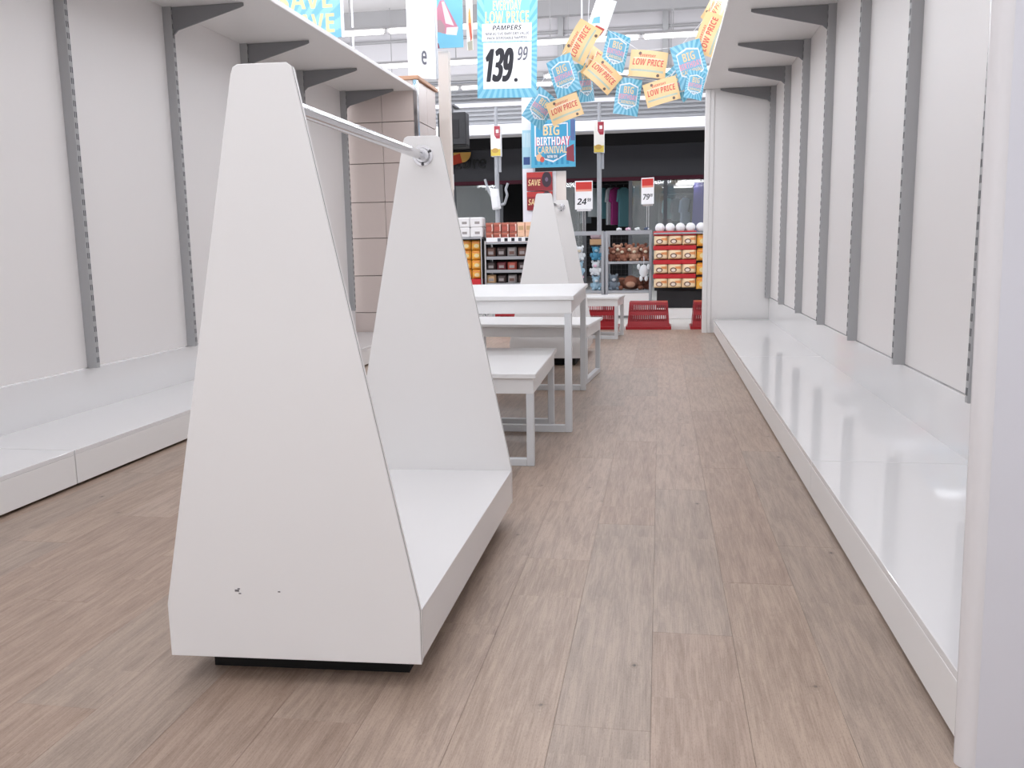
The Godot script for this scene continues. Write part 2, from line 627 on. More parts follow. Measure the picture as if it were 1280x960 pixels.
func soft_toy(col: Material, muzzle: Material, label: String, cat: String, at: Vector3, s: float, turn: float, kind: int, group: String) -> void:
	var t := thing("soft_toy", label, cat, at, turn, group)
	var body := MB.new()
	var head := MB.new()
	var snout := MB.new()
	if kind == 0:      # sitting animal
		body.ball(Vector3(0, 0.46, 0) * s, Vector3(0.5, 0.46, 0.42) * s)
		body.ball(Vector3(-0.34, 0.16, 0.4) * s, Vector3(0.17, 0.16, 0.24) * s, 10, 6)
		body.ball(Vector3(0.34, 0.16, 0.4) * s, Vector3(0.17, 0.16, 0.24) * s, 10, 6)
		body.ball(Vector3(-0.5, 0.55, 0.2) * s, Vector3(0.14, 0.24, 0.15) * s, 10, 6)
		body.ball(Vector3(0.5, 0.55, 0.2) * s, Vector3(0.14, 0.24, 0.15) * s, 10, 6)
		head.ball(Vector3(0, 1.1, 0.12) * s, Vector3(0.4, 0.36, 0.36) * s)
		snout.ball(Vector3(0, 1.0, 0.44) * s, Vector3(0.2, 0.15, 0.14) * s, 10, 6)
		for e in [-1.0, 1.0]:
			var ear := MB.new()
			ear.ball(Vector3(e * 0.33, 1.42, 0.1) * s, Vector3(0.14, 0.16, 0.07) * s, 10, 6)
			obj("ear", ear, col, t)
	else:              # lying animal, head to the front
		body.ball(Vector3(0, 0.36, -0.2) * s, Vector3(0.75, 0.36, 0.5) * s)
		for e in [-1.0, 1.0]:
			body.ball(Vector3(e * 0.55, 0.13, 0.3) * s, Vector3(0.16, 0.13, 0.3) * s, 10, 6)
			var ear := MB.new()
			ear.ball(Vector3(e * 0.48, 0.62, 0.3) * s, Vector3(0.2, 0.09, 0.08) * s, 10, 6)
			obj("ear", ear, col, t)
		head.ball(Vector3(0, 0.46, 0.34) * s, Vector3(0.4, 0.36, 0.34) * s)
		snout.ball(Vector3(0, 0.32, 0.66) * s, Vector3(0.27, 0.18, 0.16) * s, 10, 6)
	obj("body", body, col, t)
	obj("head", head, col, t)
	obj("muzzle", snout, muzzle, t)

func pole_sign(called: String, label: String, c: Vector3, w: float, h: float, price: String, cents: String, foot: float, turn: float) -> void:
	var t := thing(called, label, "price sign", Vector3(c.x, foot, c.z), turn)
	var y := c.y - foot
	var r := MB.new()
	r.tube(Vector3(-0.012, 0, -0.01), Vector3(-0.012, y - h * 0.45, -0.01), 0.004, 8)
	r.tube(Vector3(0.012, 0, -0.01), Vector3(0.012, y - h * 0.45, -0.01), 0.004, 8)
	r.box(Vector3(0, y - h * 0.5 - 0.012, -0.004), Vector3(w * 0.8, 0.02, 0.014), 0.002)
	obj("stem", r, M.chrome, t)
	obj("card", slab(Vector3(-w / 2, y - h / 2, -0.003), Vector3(w / 2, y + h / 2, 0.003), 0.001), M.paper, t)
	var hd := MB.new()
	hd.span(Vector3(-w * 0.45, y + h * 0.2, 0.0032), Vector3(w * 0.45, y + h * 0.46, 0.0045))
	obj("red_header", hd, M.red_print, t)
	var hb := MB.new()
	hb.span(Vector3(-w * 0.45, y + h * 0.13, 0.0032), Vector3(w * 0.45, y + h * 0.2, 0.0045))
	obj("pale_band", hb, M.salmon_print, t)
	obj("lettering", letters(price, h * 0.22, -w * 0.1, y - h * 0.22, 0.0035, w * 0.52, 0.15), M.ink, t)
	obj("lettering", letters(cents, h * 0.12, w * 0.3, y - h * 0.17, 0.0035, w * 0.2, 0.1), M.ink, t)

# bunting cards -------------------------------------------------------------
func bender(r: float) -> Callable:
	return func(p: Vector3) -> Vector3:
		var a := p.x / r
		return Vector3(sin(a) * (r + p.z), p.y, cos(a) * (r + p.z) - r)

func card_mesh(w: float, h: float, f: Callable) -> MB:
	var m := MB.new()
	var g := 8
	for i in g:
		var x0 := -w / 2 + w * i / g
		var x1 := -w / 2 + w * (i + 1) / g
		for sd in [0.0012, -0.0012]:
			var a: Vector3 = f.call(Vector3(x0, -h / 2, sd))
			var b: Vector3 = f.call(Vector3(x1, -h / 2, sd))
			var c: Vector3 = f.call(Vector3(x1, h / 2, sd))
			var d: Vector3 = f.call(Vector3(x0, h / 2, sd))
			var nn := (b - a).cross(d - a).normalized() * signf(sd)
			var u0 := float(i) / g
			var u1 := float(i + 1) / g
			m.tri(a, b, c, nn, Vector2(u0, 1), Vector2(u1, 1), Vector2(u1, 0))
			m.tri(a, c, d, nn, Vector2(u0, 1), Vector2(u1, 0), Vector2(u0, 0))
		for sy in [-1.0, 1.0]:
			m.quad(f.call(Vector3(x0, sy * h / 2, 0.0012)), f.call(Vector3(x1, sy * h / 2, 0.0012)), f.call(Vector3(x1, sy * h / 2, -0.0012)), f.call(Vector3(x0, sy * h / 2, -0.0012)), Vector3(0, sy, 0))
	return m

var protos := {}
func bunting_card(kind: String, label: String, at: Vector3, roll: float, yaw: float, pitch := 0.0, scl := 1.0) -> void:
	if not protos.has(kind):
		var b := MB.new()
		var parts := []
		if kind == "yellow":
			var f := bender(0.5)
			parts = [["sheet", card_mesh(0.37, 0.25, f), M.card_yellow], ["lettering", letters("LOW PRICE", 0.062, 0.0, 0.015, 0.0018, 0.3, 0.1, 0.0008, f), M.card_red], ["lettering", letters("EVERYDAY", 0.025, -0.01, 0.075, 0.0018, 0.15, 0.1, 0.0008, f), M.card_red]]
		elif kind == "blue":
			var f2 := bender(0.45)
			parts = [["sheet", card_mesh(0.28, 0.39, f2), M.card_blue], ["lettering", letters("BIG", 0.075, 0.0, 0.07, 0.0018, 0.11, 0.0, 0.0008, f2), M.gold_print], ["lettering", letters("BIRTHDAY", 0.055, 0.0, -0.005, 0.0018, 0.2, 0.0, 0.0008, f2), M.card_pink], ["lettering", letters("CARNIVAL", 0.035, 0.0, -0.06, 0.0018, 0.19, 0.0, 0.0008, f2), M.gold_print], ["lettering", letters("NOW ON", 0.02, 0.0, -0.108, 0.0018, 0.09, 0.0, 0.0008, f2), M.card_navy]]
		else:
			var f3 := bender(0.3)
			parts = [["sheet", card_mesh(0.24, 0.42, f3), M.card_white]]
		protos[kind] = parts
	var t := thing("bunting_card", label, "bunting card", at, 0.0, "cards of the bunting")
	t.basis = Basis(Vector3.UP, yaw) * Basis(Vector3.FORWARD, -roll) * Basis(Vector3.RIGHT, pitch)
	for p in protos[kind]:
		var o := MeshInstance3D.new()
		if not (p[1] is ArrayMesh):
			p[1] = p[1].mesh()
		o.mesh = p[1]
		o.material_override = p[2]
		o.name = p[0]
		o.scale = Vector3.ONE * scl
		t.add_child(o, true)

func light_row(label: String, z: float, x0: float, cnt: int, y: float, e: float) -> void:
	var t := thing("ceiling_light", label, "ceiling light", Vector3(x0, y, z))
	var L := 1.59
	var tr := MB.new()
	tr.span(Vector3(0, 0.046, -0.02), Vector3(cnt * L, 0.08, 0.02), 0.004)
	for i in cnt:
		tr.span(Vector3(i * L + 0.4, 0.08, -0.006), Vector3(i * L + 0.412, CEIL - y - 0.001, 0.006))
	obj("trunking", tr, M.beam, t)
	for i in cnt:
		var tb := MB.new()
		tb.tube(Vector3(i * L + 0.046, 0.015, 0), Vector3(i * L + L - 0.046, 0.015, 0), 0.03, 14)
		obj("tube", tb, M.tube, t)
		for x in [0.01, L - 0.045]:
			obj("tube_holder", slab(Vector3(i * L + x, -0.006, -0.02), Vector3(i * L + x + 0.035, 0.045, 0.02), 0.003), M.white, t)
	for k in 3:
		# the bare tubes shine down and to both sides
		var l := AreaLight3D.new()
		l.name = "tube_light"
		l.area_size = Vector2(cnt * L - 0.1, 0.06)
		l.light_energy = e * cnt * (1.0 if k == 0 else SIDE)
		l.light_color = Color(0.96, 0.972, 1.0)
		l.area_range = 25.0
		l.area_attenuation = 2.0
		l.shadow_enabled = true
		l.position = Vector3(cnt * L * 0.5, -0.025 if k == 0 else 0.01, [0.0, 0.045, -0.045][k])
		l.rotation = Vector3(-PI / 2, 0, 0) if k == 0 else Vector3(0, PI if k == 1 else 0.0, 0)
		t.add_child(l, true)

# ================================================================ the scene
func _ready() -> void:
	rng.seed = 7
	# ---- camera, sky, exposure
	var cam := Camera3D.new()
	cam.name = "camera"
	cam.transform = Transform3D(Basis(Vector3(0.98599, -0.016968, -0.165941), Vector3(-0.009491, 0.987495, -0.157367), Vector3(0.166536, 0.156738, 0.973498)).orthonormalized(), Vector3(0, 0.9, 0))
	cam.fov = 47.53
	cam.near = 0.05
	cam.far = 200.0
	cam.current = true
	add_child(cam)
	var env := Environment.new()
	env.background_mode = Environment.BG_COLOR
	env.background_color = Color(0.5, 0.5, 0.5)
	env.tonemap_mode = Environment.TONE_MAPPER_LINEAR
	env.tonemap_exposure = 1.0
	env.sdfgi_enabled = true
	env.ssao_enabled = true
	env.ssil_enabled = true
	var we := WorldEnvironment.new()
	we.name = "world_environment"
	we.environment = env
	add_child(we)
	materials()
	lights()
	room()
	shelves()
	racks_and_tables()
	far_displays()
	hanging_signs()
	bunting()
	mall()

const ROW_E := 0.69
const SIDE := 1.0
const CEIL := 4.9

func lights() -> void:
	var names := ["over the far end of the aisle", "in front of the bunting", "above the hanging price poster", "above the far clothes rack", "over the display tables", "over the near clothes rack", "above the camera end", "at the closed end of the shop"]
	var z := -14.3
	for i in 8:
		light_row("long row of white fluorescent tubes %s, right side" % ("nearest the roller shutter" if i == 0 else names[i]), z, -1.864, 3, 3.52, ROW_E)
		z += 2.34
	z = -15.0
	for i in 9:
		light_row("row of white fluorescent tubes over the left half of the shop, %s from the shutter" % ordinal(i), z, -8.14, 4, 3.53, ROW_E)
		z += 2.03

func materials() -> void:
	mat("white", Color(0.93, 0.923, 0.918), 0.38)
	mat("white_gloss", Color(0.91, 0.905, 0.905), 0.05)
	mat("panel", Color(0.92, 0.908, 0.903), 0.45)
	mat("table", Color(0.93, 0.93, 0.93), 0.3)
	mat("table_frame", Color(0.86, 0.87, 0.88), 0.35)
	mat("white_satin", Color(0.9, 0.89, 0.895), 0.16)
	mat("end_panel", Color(0.86, 0.86, 0.885), 0.32)
	mat("upright", Color(0.67, 0.67, 0.675), 0.45)
	mat("bracket", Color(0.52, 0.52, 0.53), 0.45)
	mat("slot", Color(0.38, 0.38, 0.39), 0.7)
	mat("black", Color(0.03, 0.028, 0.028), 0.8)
	mat("matt_black", Color(0.1, 0.1, 0.12), 0.5)
	mat("letter_black", Color(0.03, 0.03, 0.035), 0.35)
	mat("seam", Color(0.6, 0.59, 0.59), 0.6)
	mat("scuff", Color(0.45, 0.44, 0.45), 0.7)
	mat("chrome", Color(0.85, 0.85, 0.86), 0.14, 1.0)
	mat("steel", Color(0.7, 0.71, 0.73), 0.35, 0.8)
	mat("grey_paint", Color(0.66, 0.67, 0.69), 0.4)
	mat("dark_steel", Color(0.35, 0.35, 0.36), 0.35, 0.8)
	mat("ceiling_white", Color(0.88, 0.87, 0.87), 0.8)
	mat("beam", Color(0.64, 0.635, 0.64), 0.7)
	mat("bulkhead", Color(0.8, 0.79, 0.8), 0.8)
	mat("wall_white", Color(0.9, 0.89, 0.89), 0.7)
	mat("pale_tile", Color(0.86, 0.85, 0.83), 0.25)
	mat("wall_tile", Color(0.82, 0.765, 0.74), 0.3)
	mat("grout", Color(0.5, 0.46, 0.44), 0.8)
	mat("wood_trim", Color(0.78, 0.6, 0.48), 0.5)
	mat("cream", Color(0.9, 0.86, 0.83), 0.6)
	mat("red_plastic", Color(0.64, 0.07, 0.12), 0.3)
	mat("paper", Color(0.95, 0.95, 0.96), 0.6)
	mat("red_print", Color(0.8, 0.2, 0.17), 0.5)
	mat("salmon_print", Color(0.9, 0.58, 0.5), 0.5)
	mat("ink", Color(0.1, 0.1, 0.14), 0.6)
	mat("grey_ink", Color(0.4, 0.4, 0.44), 0.6)
	mat("gold_print", Color(0.93, 0.82, 0.62), 0.5)
	mat("white_print", Color(0.97, 0.97, 0.97), 0.5)
	mat("pink_print", Color(0.87, 0.25, 0.4), 0.5)
	mat("card_red", Color(0.86, 0.36, 0.33), 0.5)
	mat("card_pink", Color(0.93, 0.62, 0.68), 0.5)
	mat("card_navy", Color(0.3, 0.5, 0.62), 0.5)
	mat("slat", Color(0.58, 0.585, 0.6), 0.5)
	mat("white_beam", Color(0.92, 0.92, 0.95), 0.5)
	mat("mall_dark", Color(0.27, 0.27, 0.295), 0.55)
	mat("mall_darker", Color(0.13, 0.125, 0.14), 0.7)
	mat("glass_frame", Color(0.36, 0.37, 0.39), 0.45)
	var g := mat("glass", Color(0.9, 0.95, 0.95, 0.12), 0.03)
	g.transparency = BaseMaterial3D.TRANSPARENCY_ALPHA
	glow("tube", Color(1, 0.995, 0.985), 2.6)
	glow("mall_tube", Color(1, 1, 1), 1.6)
	for k in 4:
		var m := mat("wood_%d" % k, Color.WHITE, 0.42)
		m.albedo_texture = ImageTexture.create_from_image(wood(k))
	# soft goods
	for e in [["plush_white", "e8ecef"], ["plush_blue", "a9cbdd"], ["plush_teal", "4f93b3"], ["plush_pink", "e6bfd2"], ["plush_mauve", "b7a3ab"], ["plush_brown", "7a4a3a"], ["plush_tan", "b98f78"], ["plush_rust", "93604c"], ["plush_cream", "e3d5bd"], ["plush_grey", "8a97a3"], ["plush_navy", "4a5570"]]:
		var m := hexm(e[0], e[1], 0.9)
		m.rim_enabled = true
		m.rim = 0.3
	for e in [["pack_yellow", "f0b64d"], ["pack_orange", "e59a3c"], ["pack_red", "c4242c"], ["pack_cream", "f3d3a4"], ["pack_brown", "6a4d45"], ["pack_dark", "473a39"], ["pack_maroon", "6e2f35"], ["pack_rose", "b5584a"], ["pack_peach", "f0c4a6"], ["pack_grey", "97908f"], ["pack_white", "e4e2e3"], ["pack_tan", "c9a37a"]]:
		hexm(e[0], e[1], 0.45)
	for e in [["cloth_white", "dfe6ea"], ["cloth_teal", "6fa3ad"], ["cloth_magenta", "b5408a"], ["cloth_navy", "39455c"], ["cloth_sky", "b7cbe6"], ["cloth_purple", "4b3f9e"], ["cloth_maroon", "5a2a38"], ["cloth_black", "1f1e24"], ["cloth_grey", "7d8790"]]:
		hexm(e[0], e[1], 0.9)
	print_materials()

func print_materials() -> void:
	# blue sunburst price poster
	var a := rays(256, 384, Color("80c2d8"), Color("5eaccb"), 0.5, 0.55, 44)
	rect(a, 0.12, 0.02, 0.88, 0.2, Color("74bad2"))
	print_mat("poster_blue", a, 0.35)
	# garment poster: pale blue, a pink top with white cuff seen from the side
	var b := Image.create(192, 256, false, Image.FORMAT_RGB8)
	b.fill(Color("72bcd8"))
	poly(b, PackedVector2Array([Vector2(0, 0.55), Vector2(0.25, 0.3), Vector2(0.38, 0.3), Vector2(0.85, 0.72), Vector2(0.75, 0.82), Vector2(0.3, 0.78), Vector2(0, 0.72)]), Color("c77f95"))
	poly(b, PackedVector2Array([Vector2(0.3, 0.32), Vector2(0.38, 0.32), Vector2(0.7, 0.68), Vector2(0.42, 0.64)]), Color("f2d9df"))
	poly(b, PackedVector2Array([Vector2(0.45, 0.7), Vector2(0.84, 0.7), Vector2(0.78, 0.82), Vector2(0.42, 0.8)]), Color("f4e6ea"))
	poly(b, PackedVector2Array([Vector2(0, 0.6), Vector2(0.25, 0.58), Vector2(0.4, 0.68), Vector2(0.38, 0.78), Vector2(0.05, 0.75)]), Color("a98d92"))
	poly(b, PackedVector2Array([Vector2(0, 0.75), Vector2(0.1, 0.85), Vector2(0.08, 1.0), Vector2(0, 1.0)]), Color("e9dfe4"))
	poly(b, PackedVector2Array([Vector2(0, 0.95), Vector2(0.16, 0.92), Vector2(0.2, 1.0), Vector2(0, 1.0)]), Color("8c4a5c"))
	print_mat("poster_garment", b, 0.35)
	# narrow strip poster, white with an orange and red flare
	var c := Image.create(64, 256, false, Image.FORMAT_RGB8)
	c.fill(Color("f6f3ea"))
	poly(c, PackedVector2Array([Vector2(0.35, 0.45), Vector2(0.6, 0.35), Vector2(0.8, 0.6), Vector2(0.85, 0.86), Vector2(0.5, 0.8), Vector2(0.3, 0.62)]), Color("f0a24e"))
	poly(c, PackedVector2Array([Vector2(0.4, 0.6), Vector2(0.7, 0.6), Vector2(0.9, 0.82), Vector2(0.6, 0.88)]), Color("df5b3e"))
	poly(c, PackedVector2Array([Vector2(0.1, 0.88), Vector2(0.9, 0.86), Vector2(0.9, 1.0), Vector2(0.2, 1.0)]), Color("bdb39c"))
	print_mat("poster_flare", c, 0.35)
	# save poster
	var d := rays(128, 96, Color("8cc4d8"), Color("6fb2cd"), 0.2, 1.2, 36)
	print_mat("poster_save", d, 0.35)
	# carnival banner
	var e := Image.create(192, 192, false, Image.FORMAT_RGB8)
	e.fill(Color("4fa9cc"))
	for k in 7:
		rect(e, 0.08 + k * 0.12, 0.05, 0.14 + k * 0.12, 0.95, Color("2f8dba"))
	poly(e, PackedVector2Array([Vector2(0.08, 0.1), Vector2(0.84, 0.06), Vector2(0.84, 0.72), Vector2(0.5, 0.9), Vector2(0.08, 0.76)]), Color("e7e6ee"))
	poly(e, PackedVector2Array([Vector2(0.11, 0.13), Vector2(0.81, 0.09), Vector2(0.81, 0.71), Vector2(0.5, 0.86), Vector2(0.11, 0.74)]), Color("3c9cc6"))
	poly(e, PackedVector2Array([Vector2(0.8, 0.6), Vector2(0.97, 0.52), Vector2(0.98, 0.9), Vector2(0.8, 0.86)]), Color("8f3b4a"))
	disc(e, 0.18, 0.79, 0.07, 0.08, Color("e9b98f"))
	disc(e, 0.25, 0.83, 0.05, 0.06, Color("d25549"))
	rect(e, 0.9, 0.0, 1.0, 0.45, Color("5d6fa0"))
	print_mat("banner_carnival", e, 0.35)
	# pale strip beside the banner
	var f := Image.create(32, 160, false, Image.FORMAT_RGB8)
	f.fill(Color("a8cfdd"))
	for k in 5:
		rect(f, 0.1 + k * 0.17, 0.08, 0.18 + k * 0.17, 0.45, Color("d8e4e6"))
	rect(f, 0.15, 0.7, 0.85, 0.9, Color("2d4c86"))
	print_mat("strip_pale_blue", f, 0.35)
	# red save boards
	var g := Image.create(128, 80, false, Image.FORMAT_RGB8)
	g.fill(Color("8e1f2a"))
	rect(g, 0.0, 0.0, 1.0, 0.28, Color("b93230"))
	disc(g, 0.78, 0.4, 0.19, 0.42, Color("33202f"))
	disc(g, 0.78, 0.4, 0.06, 0.12, Color("6f5a72"))
	print_mat("board_save", g, 0.35)
	# sign boxes on the poles
	var h := Image.create(64, 192, false, Image.FORMAT_RGB8)
	h.fill(Color("f1ece4"))
	rect(h, 0.38, 0.0, 1.0, 0.3, Color("a82a3c"))
	poly(h, PackedVector2Array([Vector2(0.38, 0.3), Vector2(1.0, 0.3), Vector2(0.95, 0.42), Vector2(0.6, 0.42)]), Color("a82a3c"))
	rect(h, 0.55, 0.12, 0.85, 0.24, Color("f3eaea"))
	rect(h, 0.0, 0.78, 1.0, 1.0, Color("dcc24f"))
	disc(h, 0.45, 0.82, 0.35, 0.08, Color("c59b45"))
	print_mat("pole_sign_print", h, 0.35)
	# yellow and blue bunting cards, white one
	var y := Image.create(128, 88, false, Image.FORMAT_RGB8)
	y.fill(Color("f3cf98"))
	rect(y, 0.06, 0.72, 0.94, 0.8, Color("b9c4b4"))
	disc(y, 0.26, 0.13, 0.04, 0.06, Color("6b5a52"))
	disc(y, 0.8, 0.9, 0.04, 0.06, Color("6b5a52"))
	rect(y, 0.1, 0.28, 0.9, 0.34, Color("f6dcc0"))
	print_mat("card_yellow", y, 0.3)
	var z := rays(96, 136, Color("8cc9e0"), Color("5da9c8"), 0.5, 0.5, 26)
	poly(z, PackedVector2Array([Vector2(0.12, 0.2), Vector2(0.5, 0.12), Vector2(0.88, 0.2), Vector2(0.88, 0.7), Vector2(0.5, 0.86), Vector2(0.12, 0.7)]), Color("e9edf2"))
	poly(z, PackedVector2Array([Vector2(0.16, 0.23), Vector2(0.5, 0.16), Vector2(0.84, 0.23), Vector2(0.84, 0.68), Vector2(0.5, 0.82), Vector2(0.16, 0.68)]), Color("6fb2d0"))
	rect(z, 0.3, 0.73, 0.7, 0.81, Color("eef3f6"))
	print_mat("card_blue", z, 0.3)
	var w := Image.create(64, 112, false, Image.FORMAT_RGB8)
	w.fill(Color("f2f7f7"))
	poly(w, PackedVector2Array([Vector2(0.2, 0.5), Vector2(0.5, 0.45), Vector2(0.6, 0.62), Vector2(0.2, 0.66)]), Color("7fbcd2"))
	poly(w, PackedVector2Array([Vector2(0.45, 0.68), Vector2(0.9, 0.74), Vector2(0.8, 0.92), Vector2(0.4, 0.86)]), Color("c4524c"))
	print_mat("card_white", w, 0.2)
	# biscuit bag print: cream field, a ring and a pale spot
	var q := Image.create(64, 64, false, Image.FORMAT_RGB8)
	q.fill(Color("f6dcb6"))
	rect(q, 0, 0, 1, 0.07, Color("c4242c"))
	poly(q, PackedVector2Array([Vector2(0.5, 0.3), Vector2(0.95, 0.25), Vector2(0.95, 0.55), Vector2(0.6, 0.5)]), Color("e79a5e"))
	disc(q, 0.4, 0.62, 0.24, 0.24, Color("6d4535"))
	disc(q, 0.4, 0.64, 0.16, 0.16, Color("f4e6d8"))
	rect(q, 0, 0.92, 1, 1, Color("dcae72"))
	print_mat("bag_print", q, 0.3)
	var p := Image.create(64, 64, false, Image.FORMAT_RGB8)
	p.fill(Color("efb24b"))
	rect(p, 0, 0, 1, 0.15, Color("d98f2f"))
	disc(p, 0.55, 0.6, 0.25, 0.2, Color("e9d6a6"))
	rect(p, 0.1, 0.2, 0.9, 0.32, Color("e2803a"))
	print_mat("yellow_print", p, 0.3)
	var br := Image.create(64, 64, false, Image.FORMAT_RGB8)
	br.fill(Color("9c5142"))
	rect(br, 0, 0, 1, 0.2, Color("b86a57"))
	rect(br, 0.12, 0.35, 0.88, 0.75, Color("6d3029"))
	rect(br, 0.82, 0.15, 1.0, 0.9, Color("f0d8cc"))
	print_mat("carton_print", br, 0.4)

# ---------------------------------------------------------------- room
func room() -> void:
	var fl := structure_root("floor")
	# rows of vinyl planks along the aisle
	var W := 0.182
	var L := 1.22
	var x := -2.74
	var ci := 0
	while x < 1.1:
		var z: float = 0.55 + [0.0, 0.81, 0.4][ci % 3] + rng.randf_range(-0.12, 0.12)
		if z > 0.55:
			z -= L
			z += L if z < -0.6 else 0.0
		var zi := 0
		var cur := 0.55
		var nxt := minf(z, 0.5)
		while cur > -9.3:
			nxt = maxf(nxt, -9.3)
			if cur - nxt > 0.02:
				var m := MB.new()
				var hw := W * 0.5 - 0.0002
				var hl := (cur - nxt) * 0.5 - 0.0002
				var ch := 0.0004
				m.box(Vector3.ZERO, Vector3(hw * 2, 0.008, hl * 2), ch)
				# texture runs along the plank
				var off := rng.randf()
				for i in m.v.size():
					m.t[i] = Vector2(m.v[i].x / W + 0.5, m.v[i].z / L + off)
				obj("plank", m, M["wood_%d" % rng.randi_range(0, 3)], fl, Vector3(x + W * 0.5, -0.004, (cur + nxt) * 0.5))
			cur = nxt
			nxt = cur - L
			zi += 1
		x += W
		ci += 1
	obj("underlay", slab(Vector3(-2.74, -0.1, -9.3), Vector3(x, -0.008, 0.55)), M.grout, fl)
	var sl := MB.new()
	sl.span(Vector3(-9, -0.1, -25), Vector3(4, 0, -9.301))
	sl.span(Vector3(-9, -0.1, -9.3), Vector3(-2.741, 0, 4))
	sl.span(Vector3(x + 0.001, -0.1, -9.3), Vector3(4, 0, 4))
	sl.span(Vector3(-2.74, -0.1, 0.551), Vector3(x, 0, 4))
	obj("pale_floor", sl, M.pale_tile, fl)
	var ce := structure_root("ceiling")
	obj("ceiling_slab", slab(Vector3(-9, CEIL, -16.3), Vector3(4, CEIL + 0.15, 4)), M.ceiling_white, ce)
	obj("mall_ceiling", slab(Vector3(-9, 3.6, -25), Vector3(4, 3.75, -16.6)), M.mall_darker, ce)
	var z := -15.2
	while z < 3.5:
		obj("beam", slab(Vector3(-9, CEIL - 0.25, z - 0.07), Vector3(4, CEIL - 0.001, z + 0.07)), M.beam, ce)
		z += 3.1
	struct("wall_left", slab(Vector3(-9.2, -0.1, -25), Vector3(-9, CEIL + 0.15, 4)), M.wall_white)
	struct("wall_right", slab(Vector3(4, -0.1, -25), Vector3(4.2, CEIL + 0.15, 4)), M.wall_white)
	struct("wall_back", slab(Vector3(-9.2, -0.1, 4), Vector3(4.2, CEIL + 0.15, 4.2)), M.wall_white)
	struct("wall_front", slab(Vector3(-9.2, -0.1, -25.2), Vector3(4.2, CEIL + 0.15, -25)), M.mall_darker)
	# bulkhead over the entrance: slatted shutter between two white beams
	var tr := structure_root("trim_1")
	obj("bulkhead", slab(Vector3(-9, 2.9, -16.6), Vector3(4, CEIL, -16.301)), M.bulkhead, tr)
	var y := 3.1
	var st := MB.new()
	while y < 3.88:
		st.prism(PackedVector2Array([Vector2(0, y), Vector2(0.035, y + 0.01), Vector2(0.035, y + 0.05), Vector2(0, y + 0.072)]), -9, 4, Transform3D(Basis(Vector3(0, 0, 1), Vector3(0, 1, 0), Vector3(-1, 0, 0)), Vector3(-5.0, 0, -16.3)))
		y += 0.075
	obj("shutter_hood", slab(Vector3(-9, 3.88, -16.3), Vector3(4, 3.96, -16.15), 0.004), M.beam, tr)
	for yy in [4.18, 4.62]:
		obj("wall_pipe", slab(Vector3(-9, yy, -16.3), Vector3(4, yy + 0.045, -16.24), 0.01), M.beam, tr)
	for xx in [-6.0, -1.79, 0.05]:
		obj("wall_post", slab(Vector3(xx - 0.05, 3.965, -16.3), Vector3(xx + 0.05, CEIL, -16.2), 0.004), M.upright, tr)
	var sh := obj("shutter_slats", st, M.slat, tr, Vector3(2.5, 0, 0))
	sh.set_meta("kind", "stuff")
	obj("lower_beam", slab(Vector3(-9, 2.9, -16.29), Vector3(4, 3.08, -16.1), 0.005), M.white_beam, tr)
	# tiled pillar at the end of the left shelving
	var pl := structure_root("wall_pillar")
	obj("core", slab(Vector3(-2.73, 0, -8.25), Vector3(-2.105, 2.32, -7.612)), M.grout, pl)
	var ys := [0.0, 0.32, 0.652, 0.985, 1.3, 1.635, 1.985, 2.33]
	for i in 7:
		for xs in [[-2.745, -2.415], [-2.412, -2.125]]:
			obj("tile", slab(Vector3(xs[0], ys[i] + 0.003, -7.612), Vector3(xs[1], ys[i + 1] - 0.003, -7.6), 0.002), M.wall_tile, pl)
		for zs in [[-7.64, -7.94], [-7.944, -8.25]]:
			obj("tile", slab(Vector3(-2.105, ys[i] + 0.003, zs[1]), Vector3(-2.093, ys[i + 1] - 0.003, zs[0]), 0.002), M.wall_tile, pl)
	var cg := MB.new()
	cg.span(Vector3(-2.122, 0.0, -7.61), Vector3(-2.088, 2.33, -7.594), 0.002)
	cg.span(Vector3(-2.104, 0.0, -7.637), Vector3(-2.086, 2.33, -7.605), 0.002)
	obj("corner_guard", cg, M.chrome, pl)
	obj("timber_cap", slab(Vector3(-2.76, 2.33, -8.28), Vector3(-2.07, 2.362, -7.585), 0.004), M.wood_trim, pl)

